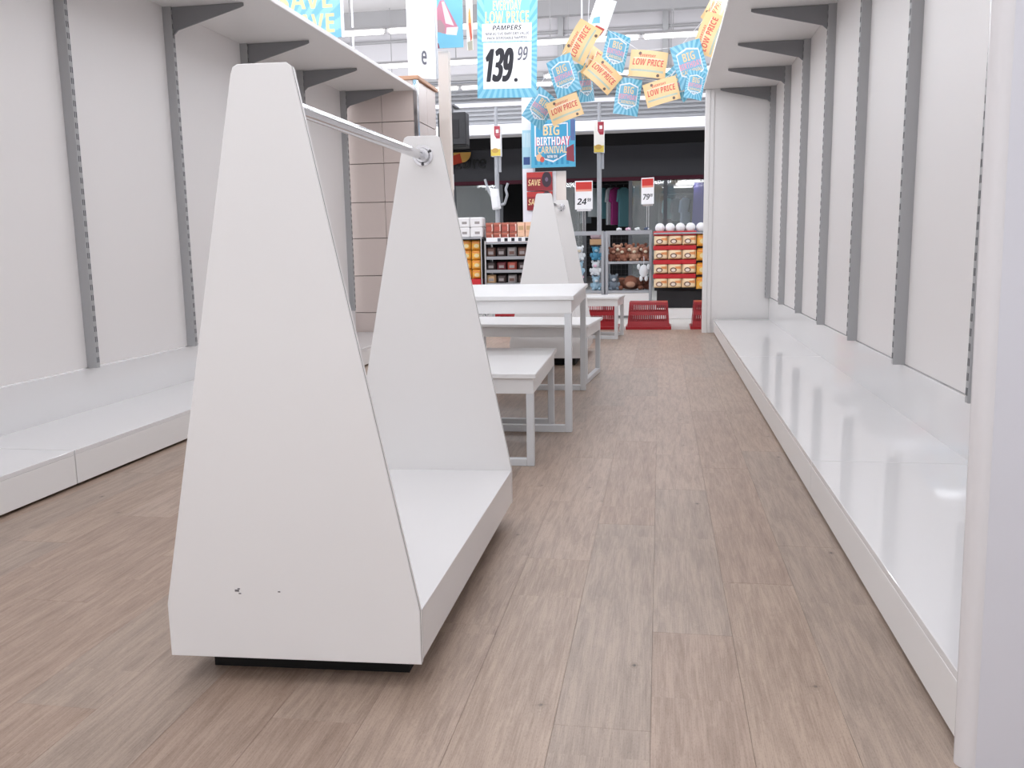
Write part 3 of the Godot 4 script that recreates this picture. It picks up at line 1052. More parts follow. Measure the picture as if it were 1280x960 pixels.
# ---------------------------------------------------------------- wall shelving
func shelves() -> void:
	var rz := [-8.945, -7.965, -6.99, -6.022, -5.053, -4.079, -3.112, -2.14]
	var r := shelving("wall_shelving", "long empty white wall shelving along the right side of the aisle", -1.0, RX, rz, 2.36, 0.395, 0.553, 0.135, 0.348, -1.535, -8.97, 3)
	# end panels of the right run belong to it
	var ep := MB.new()
	ep.span(Vector3(0.46 - RX, 0.0, 0.0), Vector3(0.075, 2.39, -0.018), 0.0015)
	obj("end_panel", ep, M.white, r)
	var post := MB.new()
	post.span(Vector3(0.415 - RX, 0.0, 0.02), Vector3(0.462 - RX, 2.358, -0.03), 0.003)
	post.span(Vector3(0.462 - RX, 0.0, 0.012), Vector3(0.5 - RX, 2.358, 0.0005), 0.001)
	obj("end_post", post, M.white, r)
	var np := MB.new()
	np.span(Vector3(0.533 - RX, 0.0, 8.97 - 1.518), Vector3(0.12, 2.9, 8.97 - 1.482), 0.001)
	obj("end_panel", np, M.end_panel, r, Vector3(0.0, 0.0, 0.0), Basis(Vector3(0, 0, 1), 0.016))
	var nt := MB.new()
	nt.tube(Vector3(0.531 - RX, 0.0, 8.97 - 1.5), Vector3(0.531 - RX, 2.9, 8.97 - 1.5), 0.02, 40)
	obj("rounded_edge_post", nt, M.white_satin, r, Vector3.ZERO, Basis(Vector3(0, 0, 1), 0.016))
	shelving("wall_shelving", "long empty white wall shelving along the left side of the aisle", 1.0, LX, [-7.48, -6.563, -5.645, -4.73, -3.81, -2.89, -1.97, -1.05], 2.24, -2.108, -2.265, 0.145, 0.346, -0.1, -7.59, 0)
	plinth("glossy white base plinth section of the right shelving, section beside the tall grey end panel", 0.53, RX + 0.0418, 0.135, -3.118, -1.545, 0.53)
	plinth("glossy white base plinth section in the middle of the right shelving", 0.53, RX + 0.0418, 0.135, -6.022, -3.12, 0.53)
	plinth("glossy white base plinth section of the right shelving, against the far end panel", 0.53, RX + 0.0418, 0.135, -8.93, -6.024, 0.53)
	plinth("white base plinth section of the left shelving, nearest one, left of the seam", LX - 0.0418, -2.232, 0.145, -2.966, -0.1, -2.232)
	plinth("white base plinth section of the left shelving, behind the near clothes rack", LX - 0.0418, -2.232, 0.145, -5.3, -2.97, -2.232)
	plinth("white base plinth section of the left shelving, farthest one, in front of the tiled pillar", LX - 0.0418, -2.232, 0.145, -7.585, -5.304, -2.232)

func racks_and_tables() -> void:
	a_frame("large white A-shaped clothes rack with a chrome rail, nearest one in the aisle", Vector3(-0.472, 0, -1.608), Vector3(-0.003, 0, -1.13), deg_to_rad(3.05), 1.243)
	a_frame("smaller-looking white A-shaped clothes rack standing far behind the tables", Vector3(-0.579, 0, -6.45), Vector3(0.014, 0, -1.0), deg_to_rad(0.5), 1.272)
	table("low white table nearest the front, right behind the near clothes rack", Vector3(-0.492, 0, -3.448), deg_to_rad(1.2), 0.56, 0.89, 0.388, 0.031, false)
	table("tall white display table with thin square legs, standing over the low one", Vector3(-0.402, 0, -4.118), deg_to_rad(1.7), 0.8, 1.29, 0.662, 0.034, false)
	table("low white bench table behind the tall table, in front of the far clothes rack", Vector3(-0.452, 0, -5.59), deg_to_rad(-4.8), 0.9, 0.6, 0.39, 0.032, true)
	table("low white table farthest back, in front of the red baskets", Vector3(-0.385, 0, -8.32), deg_to_rad(-6.0), 0.9, 0.42, 0.4, 0.032, false)
	var b := basket()
	tag(b, "red slotted shopping basket upside down on the floor, in full view beside the low table", "basket", "red shopping baskets")
	b.position = Vector3(-0.12, 0, -9.46)
	copy(b, Vector3(-0.672, 0, -9.46), 0.0, "red shopping basket upside down, half hidden behind the farthest low table's leg")
	copy(b, Vector3(0.553, 0, -9.48), 0.0, "red shopping basket at the far right, cut off by the shelving end post")
	copy(b, Vector3(-1.56, 0, -9.48), 0.0, "red shopping basket glimpsed between the tall table and the bench, left of the far rack")

# ---------------------------------------------------------------- displays at the back
func far_displays() -> void:
	# shelf rack with cartons
	var t := thing("snack_rack", "grey metal shelf rack stocked with brown packets, left of the far clothes rack", "shelf rack", Vector3(-1.63, 0, -10.75))
	var X0 := -0.46
	var X1 := 0.46
	for lv in [0.2, 0.44, 0.6, 0.76, 0.94]:
		obj("shelf", slab(Vector3(X0, lv - 0.02, -0.2), Vector3(X1, lv, 0.22), 0.002), M.grey_paint, t)
		if lv < 0.9:
			obj("price_rail", slab(Vector3(X0, lv - 0.025, 0.2205), Vector3(X1, lv + 0.012, 0.226), 0.001), M.steel, t)
	for x in [X0 - 0.012, X1 + 0.012]:
		for z in [-0.2, 0.22]:
			var p := MB.new()
			p.tube(Vector3(x, 0, z), Vector3(x, 0.96, z), 0.011, 10)
			obj("post", p, M.chrome, t)
	obj("back_panel", slab(Vector3(X0, 0.1, -0.222), Vector3(X1, 0.93, -0.212)), M.matt_black, t)
	obj("side_panel", slab(Vector3(X0 - 0.038, 0.05, -0.2), Vector3(X0 - 0.026, 1.0, 0.2)), M.matt_black, t)
	obj("label_board", slab(Vector3(X0, 0.945, 0.205), Vector3(X1, 1.0, 0.215), 0.001), M.paper, t)
	for i in 8:
		var q := MB.new()
		q.span(Vector3(-0.32 + i * 0.085, 0.952, 0.2155), Vector3(-0.28 + i * 0.085, 0.992, 0.217))
		obj("price_label", q, M.ink if i % 3 else M.grey_ink, t)
	# cartons in two rows on top
	for row in 2:
		for i in 7:
			var peach := i >= 4
			var lab := ""
			if peach:
				lab = "peach carton in the %s row on the shelf rack, %s from the right" % [["lower", "upper"][row], ordinal(6 - i)]
			else:
				lab = "red-brown carton in the %s row on the shelf rack, %s from the left" % [["lower", "upper"][row], ordinal(i)]
			var h := 0.118
			var c := thing("carton", lab, "carton", Vector3(-2.055 + i * 0.097, 0.9405 + 0.06 * 0 + row * (h + 0.001), -10.62), 0.0, "cartons on top of the shelf rack")
			obj("box", slab(Vector3(-0.044, 0, -0.06), Vector3(0.044, h, 0.045), 0.003), M.pack_peach if peach else M.carton_print, c)
			obj("front_label", slab(Vector3(-0.03, h * 0.2, 0.0455), Vector3(0.03, h * 0.62, 0.0465)), M.pack_tan if peach else M.pack_rose, c)
	# packets on three shelves
	var cols := [["pack_brown", "pack_dark", "pack_grey", "pack_brown", "pack_dark", "pack_maroon", "pack_dark"], ["pack_dark", "pack_maroon", "pack_rose", "pack_dark", "pack_brown", "pack_maroon", "pack_dark"], ["pack_tan", "pack_dark", "pack_grey", "pack_dark", "pack_tan", "pack_brown", "pack_grey"]]
	var words := {"pack_brown": "brown", "pack_dark": "dark brown", "pack_grey": "grey", "pack_maroon": "maroon", "pack_rose": "rose-brown", "pack_tan": "tan"}
	var lv := [0.76, 0.6, 0.44]
	for s in 3:
		for i in 7:
			var k: String = cols[s][i]
			var h: float = [0.12, 0.105, 0.11][s]
			var pk := MB.new()
			pk.pillow(Vector3(0, h * 0.5, 0), Vector3(0.115, h, 0.07), 6)
			var o := thing("packet", "%s packet on the %s shelf of the rack, %s from the left" % [words[k], ["top", "middle", "bottom visible"][s], ordinal(i)], "packet", Vector3(-2.045 + i * 0.13, lv[s] + 0.0005, -10.6), rng.randf_range(-0.1, 0.1), "packets on the shelf rack")
			obj("pouch", pk, M[k], o)
			obj("sticker", slab(Vector3(-0.03, h * 0.3, 0.028), Vector3(0.03, h * 0.6, 0.037)), M.pack_grey if k != "pack_grey" else M.pack_brown, o)
	# rack of yellow bags with white packs above
	var y := thing("bag_stand", "narrow chrome stand hung with yellow bags, just right of the near rack's far panel", "display stand", Vector3(-2.29, 0, -10.75))
	for x in [-0.16, 0.135]:
		var p := MB.new()
		p.tube(Vector3(x, 0, 0.2), Vector3(x, 1.0, 0.2), 0.009, 10)
		obj("post", p, M.chrome, y)
	obj("top_shelf", slab(Vector3(-0.17, 0.99, -0.15), Vector3(0.145, 1.005, 0.22), 0.002), M.grey_paint, y)
	obj("red_base", slab(Vector3(-0.15, 0.3, 0.02), Vector3(0.12, 0.5, 0.2), 0.003), M.pack_red, y)
	obj("back_panel", slab(Vector3(-0.15, 0.05, -0.02), Vector3(0.12, 0.985, 0.0)), M.matt_black, y)
	for c in 2:
		for r in 4:
			var b := MB.new()
			b.pillow(Vector3(0, 0.058, 0), Vector3(0.122, 0.116, 0.07), 7)
			tag(obj("yellow_bag", b, M.yellow_print, null, Vector3(-2.367 + c * 0.128, 0.503 + r * 0.118, -10.66)), "small yellow bag in the %s column of the narrow stand, %s from the bottom" % [["left", "right"][c], ordinal(r)], "bag", "yellow bags on the stand")
	for r in 2:
		for c in 2:
			var b := thing("white_pack", "white wrapped pack in the %s layer above the yellow bags, %s one" % [["lower", "upper"][r], ["left", "right"][c]], "pack", Vector3(-2.367 + c * 0.158, 1.0055 + r * 0.121, -10.62), 0.0, "white packs above the yellow bags")
			obj("wrapper", slab(Vector3(-0.077, 0, -0.1), Vector3(0.077, 0.12, 0.08), 0.012), M.pack_white, b)
			obj("print_patch", slab(Vector3(-0.02, 0.04, 0.0802), Vector3(0.04, 0.07, 0.081)), M.pack_grey, b)
	# wire bins of soft toys
	bin("grey wire dump bin of pale soft toys, between the far rack and the double post", -1.12, -0.68, [0.33], "left")
	bin("grey wire dump bin of two tiers holding brown soft toys, left of the red bags", -0.66, -0.105, [0.33, 0.68], "right")
	var gl := "soft toys in the left bin"
	var left := [["plush_pink", "plush_white", "pink soft toy at the bottom left of the left bin"], ["plush_blue", "plush_white", "light blue soft toy at the bottom right of the left bin"], ["plush_blue", "plush_white", "pale blue soft toy in the middle of the left bin, over the pink one"], ["plush_white", "plush_pink", "white soft toy in the middle of the left bin, over the light blue one"], ["plush_white", "plush_cream", "white soft toy on top of the heap, left side of the left bin"], ["plush_teal", "plush_blue", "teal soft toy on top of the heap, right side of the left bin"]]
	for i in 6:
		soft_toy(M[left[i][0]], M[left[i][1]], left[i][2], "soft toy", Vector3(-0.99 + (i % 2) * 0.2, 0.332 + (i / 2) * 0.185, -10.92), 0.118, rng.randf_range(-0.3, 0.3), 0, gl)
	var bx := thing("gift_box", "small tan box with mauve lid on the ledge high in the left bin", "box", Vector3(-0.79, 0.8905, -10.95))
	obj("carton", slab(Vector3(-0.07, 0, -0.05), Vector3(0.07, 0.07, 0.05), 0.003), M.pack_tan, bx)
	obj("lid", slab(Vector3(-0.065, 0.0705, -0.05), Vector3(0.065, 0.14, 0.05), 0.02), M.plush_mauve, bx)
	var gr := "soft toys in the right bin"
	var up := [["plush_brown", "plush_tan", "dark brown soft toy, left end of the right bin's upper tier"], ["plush_rust", "plush_cream", "rust soft toy with cream muzzle, second on the right bin's upper tier"], ["plush_tan", "plush_cream", "tan soft toy with cream muzzle, third on the right bin's upper tier"], ["plush_rust", "plush_cream", "rust soft toy, right end of the right bin's upper tier"]]
	for i in 4:
		soft_toy(M[up[i][0]], M[up[i][1]], up[i][2], "soft toy", Vector3(-0.587 + i * 0.137, 0.683, -10.92), 0.117, rng.randf_range(-0.4, 0.4), 0, gr)
	for i in 3:
		soft_toy(M[["plush_tan", "plush_rust", "plush_brown"][i]], M.plush_cream, ["tan soft toy in the back row of the right bin's upper tier, left", "rust soft toy in the back row of the right bin's upper tier, middle", "brown soft toy in the back row of the right bin's upper tier, right"][i], "soft toy", Vector3(-0.53 + i * 0.15, 0.683, -11.12), 0.142, 0.0, 0, gr)
	soft_toy(M.plush_grey, M.plush_white, "blue-grey soft toy, left end of the right bin's lower tier", "soft toy", Vector3(-0.575, 0.333, -10.93), 0.13, 0.2, 0, gr)
	soft_toy(M.plush_rust, M.plush_tan, "large brown lying soft toy with tan muzzle on the right bin's lower tier", "soft toy", Vector3(-0.36, 0.333, -10.99), 0.22, 0.0, 1, gr)
	soft_toy(M.plush_brown, M.plush_rust, "dark brown soft toy, right end of the right bin's lower tier", "soft toy", Vector3(-0.165, 0.333, -11.02), 0.1, -0.2, 0, gr)
	# white plush hanging on the front of the right bin
	var hp := thing("hanging_plush", "white soft toy hanging by a loop on the front of the right bin", "soft toy", Vector3(-0.2, 0.5, -10.755))
	var hb := MB.new()
	hb.ball(Vector3(0, 0.07, 0), Vector3(0.055, 0.075, 0.03), 12, 8)
	for e in [[-0.06, 0.12], [0.06, 0.12], [-0.03, -0.02], [0.03, -0.02]]:
		hb.ball(Vector3(e[0], e[1], 0), Vector3(0.022, 0.035, 0.018), 8, 6)
	obj("body", hb, M.plush_white, hp)
	var hl := MB.new()
	hl.path([Vector3(0, 0.145, 0), Vector3(0.004, 0.2, -0.01), Vector3(0, 0.245, -0.045)], 0.003)
	obj("loop", hl, M.paper, hp)
	# little things lying along the top rim of the right bin
	for i in 4:
		soft_toy(M[["plush_white", "plush_pink", "plush_white", "plush_navy"][i]], M.plush_white, ["white mini soft toy on the right bin's rim, leftmost", "pinkish mini soft toy on the right bin's rim", "white mini soft toy on the right bin's rim, beside the navy one", "navy mini soft toy on the right bin's rim, beside the white balls"][i], "soft toy", Vector3(-0.5 + i * 0.11, 1.057, -10.82), 0.045, 0.3 * i, 1, "mini toys on the bin rim")
	# stand of red and cream bags with white balls on top
	var s := thing("bag_rack", "low rack hung with red and cream bags, beside the right shelving's end post", "display stand", Vector3(0.2, 0, -10.75))
	obj("base", slab(Vector3(-0.25, 0.0, -0.3), Vector3(0.4, 0.125, 0.14), 0.003), M.white, s)
	obj("recess", slab(Vector3(-0.24, 0.126, -0.28), Vector3(0.38, 0.33, 0.05)), M.matt_black, s)
	obj("back_panel", slab(Vector3(-0.27, 0.331, -0.02), Vector3(0.4, 1.0, 0.0)), M.matt_black, s)
	obj("top_tray", slab(Vector3(-0.28, 1.0, -0.3), Vector3(0.42, 1.02, 0.26), 0.003), M.grey_paint, s)
	for r in 4:
		obj("header_strip", slab(Vector3(-0.285, 0.487 + r * 0.166, 0.16), Vector3(0.21, 0.537 + r * 0.166, 0.24), 0.006), M.pack_red, s)
	for r in 4:
		for c in 3:
			var b := MB.new()
			b.pillow(Vector3(0, -0.062, 0), Vector3(0.158, 0.114, 0.08), 8)
			tag(obj("biscuit_bag", b, M.bag_print, null, Vector3(0.003 + c * 0.163, 0.496 + r * 0.166, -10.535)), "red and cream bag in the %s row of the low rack, %s" % [["bottom", "second lowest", "second highest", "top"][r], ["left", "middle", "right"][c]], "bag", "red and cream bags")
		var yb := MB.new()
		yb.pillow(Vector3(0, -0.07, 0), Vector3(0.12, 0.14, 0.07), 8)
		tag(obj("yellow_bag", yb, M.yellow_print, null, Vector3(0.475, 0.5 + r * 0.166, -10.54)), "yellowish bag against the end post, %s row of the low rack" % ["bottom", "second lowest", "second highest", "top"][r], "bag", "yellow bags by the end post")
	for i in 6:
		var b := MB.new()
		b.ball(Vector3(0, 0.055, 0), Vector3(0.056, 0.055, 0.056), 16, 10)
		var wb := tag(obj("white_ball", b, M.paper, null, Vector3(-0.01 + i * 0.118, 1.0205, -10.56)), "white round ball on the tray over the red bags, %s from the left" % ordinal(i), "ball", "white balls on the tray")
	# two poles with sign boxes
	pole("thin white pole with a sign box and a monitor, standing over the shelf rack", Vector3(-2.12, 0, -11.5), true)
	pole("thin white pole with a sign box, standing over the wire bins", Vector3(-0.785, 0, -11.5), false)
	# rail that ties the poles to the entrance
	var rl := MB.new()
	rl.span(Vector3(-5.0, -0.025, -0.03), Vector3(2.0, 0.025, 0.03), 0.003)
	for x in [-4.0, -1.0, 1.5]:
		rl.span(Vector3(x - 0.01, 0.025, -0.01), Vector3(x + 0.01, CEIL - 2.702, 0.01))
	tag(obj("gantry_rail", rl, M.white_beam, null, Vector3(0, 2.7, -11.5)), "white horizontal rail hanging across the shop entrance in front of the slatted shutter", "rail")
	pole_sign("price_sign", "small red and white price sign reading 24.99 over the left bin", Vector3(-0.926, 1.49, -10.82), 0.215, 0.34, "24", "99", 1.05, 0.03)
	pole_sign("price_sign", "small red and white price sign reading 79.99 over the right bin", Vector3(-0.16, 1.52, -10.82), 0.16, 0.31, "79", "99", 1.05, -0.35)
	# promotional post with banner
	var po := thing("banner_post", "square white post wrapped with a pale strip, left edge of the carnival banner", "post", Vector3(-1.632, 0, -11.05))
	obj("post", slab(Vector3(-0.07, 0, -0.08), Vector3(0.07, 2.75, 0.07), 0.004), M.white_beam, po)
	obj("strip_print", slab(Vector3(-0.068, 1.84, 0.0705), Vector3(0.05, 2.3, 0.074)), M.strip_pale_blue, po)
	var bn := thing("carnival_banner", "square blue banner reading BIG BIRTHDAY CARNIVAL beside the white post", "banner", Vector3(-1.3, 1.84, -10.93))
	obj("board", slab(Vector3(-0.28, 0, -0.01), Vector3(0.265, 0.565, 0.01), 0.002), M.banner_carnival, bn)
	obj("lettering", letters("BIG", 0.115, -0.03, 0.44, 0.0105, 0.2), M.gold_print, bn)
	obj("lettering", letters("BIRTHDAY", 0.1, -0.01, 0.315, 0.0105, 0.4), M.white_print, bn)
	obj("lettering", letters("BIRTHDAY", 0.108, -0.006, 0.312, 0.0102, 0.42), M.pink_print, bn)
	obj("lettering", letters("CARNIVAL", 0.085, -0.02, 0.21, 0.0105, 0.36), M.gold_print, bn)
	obj("now_on_panel", slab(Vector3(-0.11, 0.105, 0.0102), Vector3(0.07, 0.155, 0.0112)), M.card_navy, bn)
	obj("lettering", letters("NOW ON", 0.034, -0.02, 0.13, 0.0113, 0.12), M.white_print, bn)
	var bb := thing("backing_board", "pinkish grey board on the white post behind the red SAVE signs", "board", Vector3(-1.44, 0, -11.04))
	obj("panel", slab(Vector3(-0.115, 0.9, 0.021), Vector3(0.28, 1.8, 0.035), 0.002), M.cream, bb)
	obj("foot_bar", slab(Vector3(0.1, 0.0, 0.021), Vector3(0.14, 0.9, 0.035), 0.002), M.grey_paint, bb)
	obj("edge_strip", slab(Vector3(0.115, 1.4, 0.0355), Vector3(0.155, 1.8, 0.05), 0.002), M.paper, bb)
	for i in 2:
		var sv := thing("save_sign", ["dark red sign reading SAVE in yellow, upper of the two under the banner", "dark red sign reading SAVE in yellow, lower of the two under the banner"][i], "sign", Vector3(-1.48, [1.565, 1.33][i], -10.955), 0.0, "red SAVE signs")
		obj("board", slab(Vector3(-0.165, 0, -0.005), Vector3(0.155, 0.225, 0.005), 0.001), M.board_save, sv)
		obj("lettering", letters("SAVE", 0.075, -0.07, 0.1, 0.0055, 0.15, 0.1), M.gold_print, sv)
	# small card clipped behind the near rack
	var sc := thing("shelf_card", "tiny white card with a red mark, just past the near rack's far panel", "card", Vector3(-2.5, 1.27, -10.4))
	obj("stem", slab(Vector3(-0.004, -1.27, -0.004), Vector3(0.004, 0.3, 0.004)), M.chrome, sc)
	obj("card", slab(Vector3(-0.06, 0.3, -0.002), Vector3(0.06, 0.48, 0.002)), M.paper, sc)
	obj("red_mark", slab(Vector3(-0.02, 0.4, 0.0022), Vector3(0.04, 0.45, 0.003)), M.red_print, sc)

func bin(label: String, x0: float, x1: float, tiers: Array, where: String) -> void:
	var cx := (x0 + x1) * 0.5
	var hx := (x1 - x0) * 0.5
	var t := thing("dump_bin", label, "dump bin", Vector3(cx, 0, -11.0))
	var D := 0.24
	for x in [-hx + 0.015, hx - 0.015]:
		for z in [-D + 0.015, D - 0.015]:
			obj("post", slab(Vector3(x - 0.015, 0, z - 0.015), Vector3(x + 0.015, 1.05, z + 0.015), 0.003), M.grey_paint, t)
	for ty in tiers:
		obj("tier_shelf", slab(Vector3(-hx + 0.031, ty - 0.02, -D + 0.031), Vector3(hx - 0.031, ty, D - 0.031)), M.grey_paint, t)
		obj("tier_rail", slab(Vector3(-hx + 0.031, ty - 0.022, D - 0.03), Vector3(hx - 0.031, ty + 0.006, D), 0.002), M.grey_paint, t)
	for z in [-D, D - 0.03]:
		obj("top_rail", slab(Vector3(-hx, 1.0505, z), Vector3(hx, 1.056, z + 0.03)), M.grey_paint, t)
		obj("top_rail", slab(Vector3(-hx + 0.031, 1.01, z), Vector3(hx - 0.031, 1.05, z + 0.03), 0.002), M.grey_paint, t)
	obj("base_panel", slab(Vector3(-hx + 0.031, 0.03, D - 0.02), Vector3(hx - 0.031, 0.3, D - 0.005)), M.white, t)
	var wires := MB.new()
	var y := 0.36
	while y < 1.0:
		for s in [-1.0, 1.0]:
			wires.tube(Vector3(s * (hx - 0.012), y, -D + 0.03), Vector3(s * (hx - 0.012), y, D - 0.03), 0.0013, 5)
		wires.tube(Vector3(-hx + 0.03, y, -D + 0.012), Vector3(hx - 0.03, y, -D + 0.012), 0.0013, 5)
		y += 0.055
	var x := -hx + 0.06
	while x < hx - 0.03:
		wires.tube(Vector3(x, 0.33, -D + 0.015), Vector3(x, 1.0, -D + 0.015), 0.0013, 5)
		x += 0.055
	obj("wire_mesh", wires, M.dark_steel, t).set_meta("kind", "stuff")
	if where == "left":
		obj("high_ledge", slab(Vector3(0.02, 0.875, -0.05), Vector3(hx - 0.031, 0.89, 0.12)), M.matt_black, t)

func pole(label: String, at: Vector3, monitor: bool) -> void:
	var t := thing("sign_pole", label, "pole", at)
	var p := MB.new()
	p.tube(Vector3(0, 0, 0), Vector3(0, 2.05, 0), 0.03, 16)
	p.tube(Vector3(0, 2.43, 0), Vector3(0, 2.675, 0), 0.022, 12)
	obj("shaft", p, M.grey_paint, t)
	obj("sign_box", slab(Vector3(-0.065, 2.05, -0.05), Vector3(0.065, 2.43, 0.05), 0.003), M.paper, t)
	obj("sign_print", slab(Vector3(-0.063, 2.052, 0.0505), Vector3(0.063, 2.428, 0.053)), M.pole_sign_print, t)
	var br := MB.new()
	br.span(Vector3(0.03, 1.85, -0.02), Vector3(0.06, 2.05, 0.02), 0.002)
	obj("side_clip", br, M.grey_paint, t)
	if monitor:
		var b := Basis(Vector3(0, 0, 1), 0.12)
		var m := MB.new()
		m.box(Vector3(-0.01, 1.5, 0.075), Vector3(0.11, 0.26, 0.06), 0.008, b)
		m.box(Vector3(-0.01, 1.46, 0.11), Vector3(0.08, 0.15, 0.02), 0.004, b)
		obj("card_reader", m, M.paper, t)
		var arm := MB.new()
		arm.path([Vector3(0.03, 1.42, 0.05), Vector3(0.11, 1.44, 0.08), Vector3(0.15, 1.55, 0.1), Vector3(0.13, 1.62, 0.1), Vector3(0.16, 1.7, 0.1)], 0.017, 8)
		arm.path([Vector3(-0.04, 1.5, 0.05), Vector3(-0.1, 1.6, 0.06), Vector3(-0.15, 1.76, 0.06)], 0.016, 8)
		obj("swing_arm", arm, M.grey_paint, t)

# ---------------------------------------------------------------- hanging posters
func hang(called: String, label: String, cat: String, c: Vector3, w: float, h: float, m: Material, turn := 0.0) -> Node3D:
	var t := thing(called, label, cat, c, turn)
	obj("sheet", slab(Vector3(-w / 2, -h / 2, -0.004), Vector3(w / 2, h / 2, 0.004), 0.001), m, t)
	var s := MB.new()
	for x in [-w * 0.4, w * 0.4]:
		s.tube(Vector3(x, h / 2, 0), Vector3(x, CEIL - 0.001 - c.y, 0), 0.0018, 5)
	obj("hanging_wire", s, M.steel, t)
	return t

func hanging_signs() -> void:
	var p := hang("price_poster", "large blue sunburst poster reading 139.99 hanging over the aisle", "poster", Vector3(-1.395, 2.68, -8.2), 0.55, 0.88, M.poster_blue, 0.02)
	p.rotation.z = -0.02
	obj("text_panel", slab(Vector3(-0.23, 0.055, 0.0042), Vector3(0.225, 0.21, 0.0055)), M.paper, p)
	obj("price_panel", slab(Vector3(-0.22, -0.36, 0.0042), Vector3(0.225, 0.045, 0.0055)), M.paper, p)
	obj("lettering", letters("EVERYDAY", 0.085, 0.0, 0.365, 0.0045, 0.26), M.gold_print, p)
	obj("lettering", letters("LOW PRICE", 0.1, 0.0, 0.265, 0.0045, 0.4), M.gold_print, p)
	obj("lettering", letters("PAMPERS", 0.042, 0.0, 0.172, 0.0058, 0.26, 0.2), M.ink, p)
	obj("lettering", letters("NEW ACTIVE BABY DRY VALUE", 0.023, 0.0, 0.121, 0.0058, 0.4), M.ink, p)
	obj("lettering", letters("PACK DISPOSABLE NAPPIES", 0.023, 0.0, 0.083, 0.0058, 0.36), M.ink, p)
	var big := MB.new()
	for k in 5:
		var one := letters("139", 0.29 + 0.006 * (k % 2), -0.075 + 0.004 * (k - 2), -0.15, 0.0058 + 0.0002 * k, 0.245, 0.12, 0.0012)
		big.v.append_array(one.v)
		big.n.append_array(one.n)
		big.t.append_array(one.t)
	obj("lettering", big, M.ink, p)
	var dot := MB.new()
	dot.tube(Vector3(0.083, -0.285, 0.0056), Vector3(0.083, -0.285, 0.0072), 0.017, 16)
	obj("decimal_point", dot, M.ink, p)
	obj("lettering", letters("99", 0.12, 0.145, -0.055, 0.0058, 0.09, 0.12), M.grey_ink, p)
	hang("garment_poster", "pale blue hanging poster showing a pink garment, left of the big price poster", "poster", Vector3(-2.01, 3.08, -8.5), 0.29, 0.62, M.poster_garment)
	hang("strip_poster", "narrow white hanging strip with an orange flare, between the garment and price posters", "poster", Vector3(-1.812, 3.06, -8.55), 0.062, 0.62, M.poster_flare)
	var s := hang("save_poster", "light blue poster with SAVE in pale orange letters above the left shelf", "poster", Vector3(-2.68, 2.86, -6.5), 0.66, 0.82, M.poster_save)
	obj("lettering", letters("SAVE", 0.14, 0.06, -0.13, 0.0045, 0.42), M.gold_print, s)
	obj("lettering", letters("SAVE", 0.14, 0.1, -0.305, 0.0045, 0.36), M.gold_print, s)
	obj("lettering", letters("BIG", 0.18, 0.05, 0.12, 0.0045, 0.4), M.gold_print, s)
	obj("frame_edge", slab(Vector3(0.332, -0.41, -0.01), Vector3(0.352, 0.41, 0.01), 0.002), M.white_beam, s)
	var e := hang("white_poster", "white poster hung at an angle over the tiled pillar, part of a letter showing", "poster", Vector3(-2.13, 2.82, -7.95), 0.26, 0.84, M.paper, 0.55)
	obj("lettering", letters("e", 0.12, 0.02, -0.24, 0.0045, 0.05), M.grey_ink, e)
	obj("frame_edge", slab(Vector3(0.1305, -0.42, -0.012), Vector3(0.15, 0.42, 0.012), 0.002), M.steel, e)
	var cp := MB.new()
	cp.span(Vector3(-0.055, 0, -0.04), Vector3(0.055, 2.76, 0.04), 0.004)
	tag(obj("cream_post", cp, M.cream, null, Vector3(-2.085, 0, -8.6)), "narrow cream upright post behind the tiled pillar, under the garment poster", "post")
	# black box hung beyond the entrance rail
	var bx := thing("hanging_display", "black boxy display hanging beside the cream post, over the logo sign", "display", Vector3(-2.63, 2.15, -11.2))
	obj("case", slab(Vector3(-0.165, 0.02, -0.1), Vector3(0.2, 0.42, 0.1), 0.01), M.matt_black, bx)
	obj("screen", slab(Vector3(-0.1, 0.1, 0.1005), Vector3(0.11, 0.33, 0.106), 0.002), M.mall_darker, bx)
	obj("base_strip", slab(Vector3(-0.165, -0.01, -0.1), Vector3(0.2, 0.0195, 0.1), 0.003), M.black, bx)
	var hw := MB.new()
	hw.tube(Vector3(0, 0.42, -0.02), Vector3(0, 0.525, -0.02), 0.012, 8)
	hw.span(Vector3(-0.03, 0.515, -0.33), Vector3(0.03, 0.535, 0.0))
	obj("hanger", hw, M.dark_steel, bx)

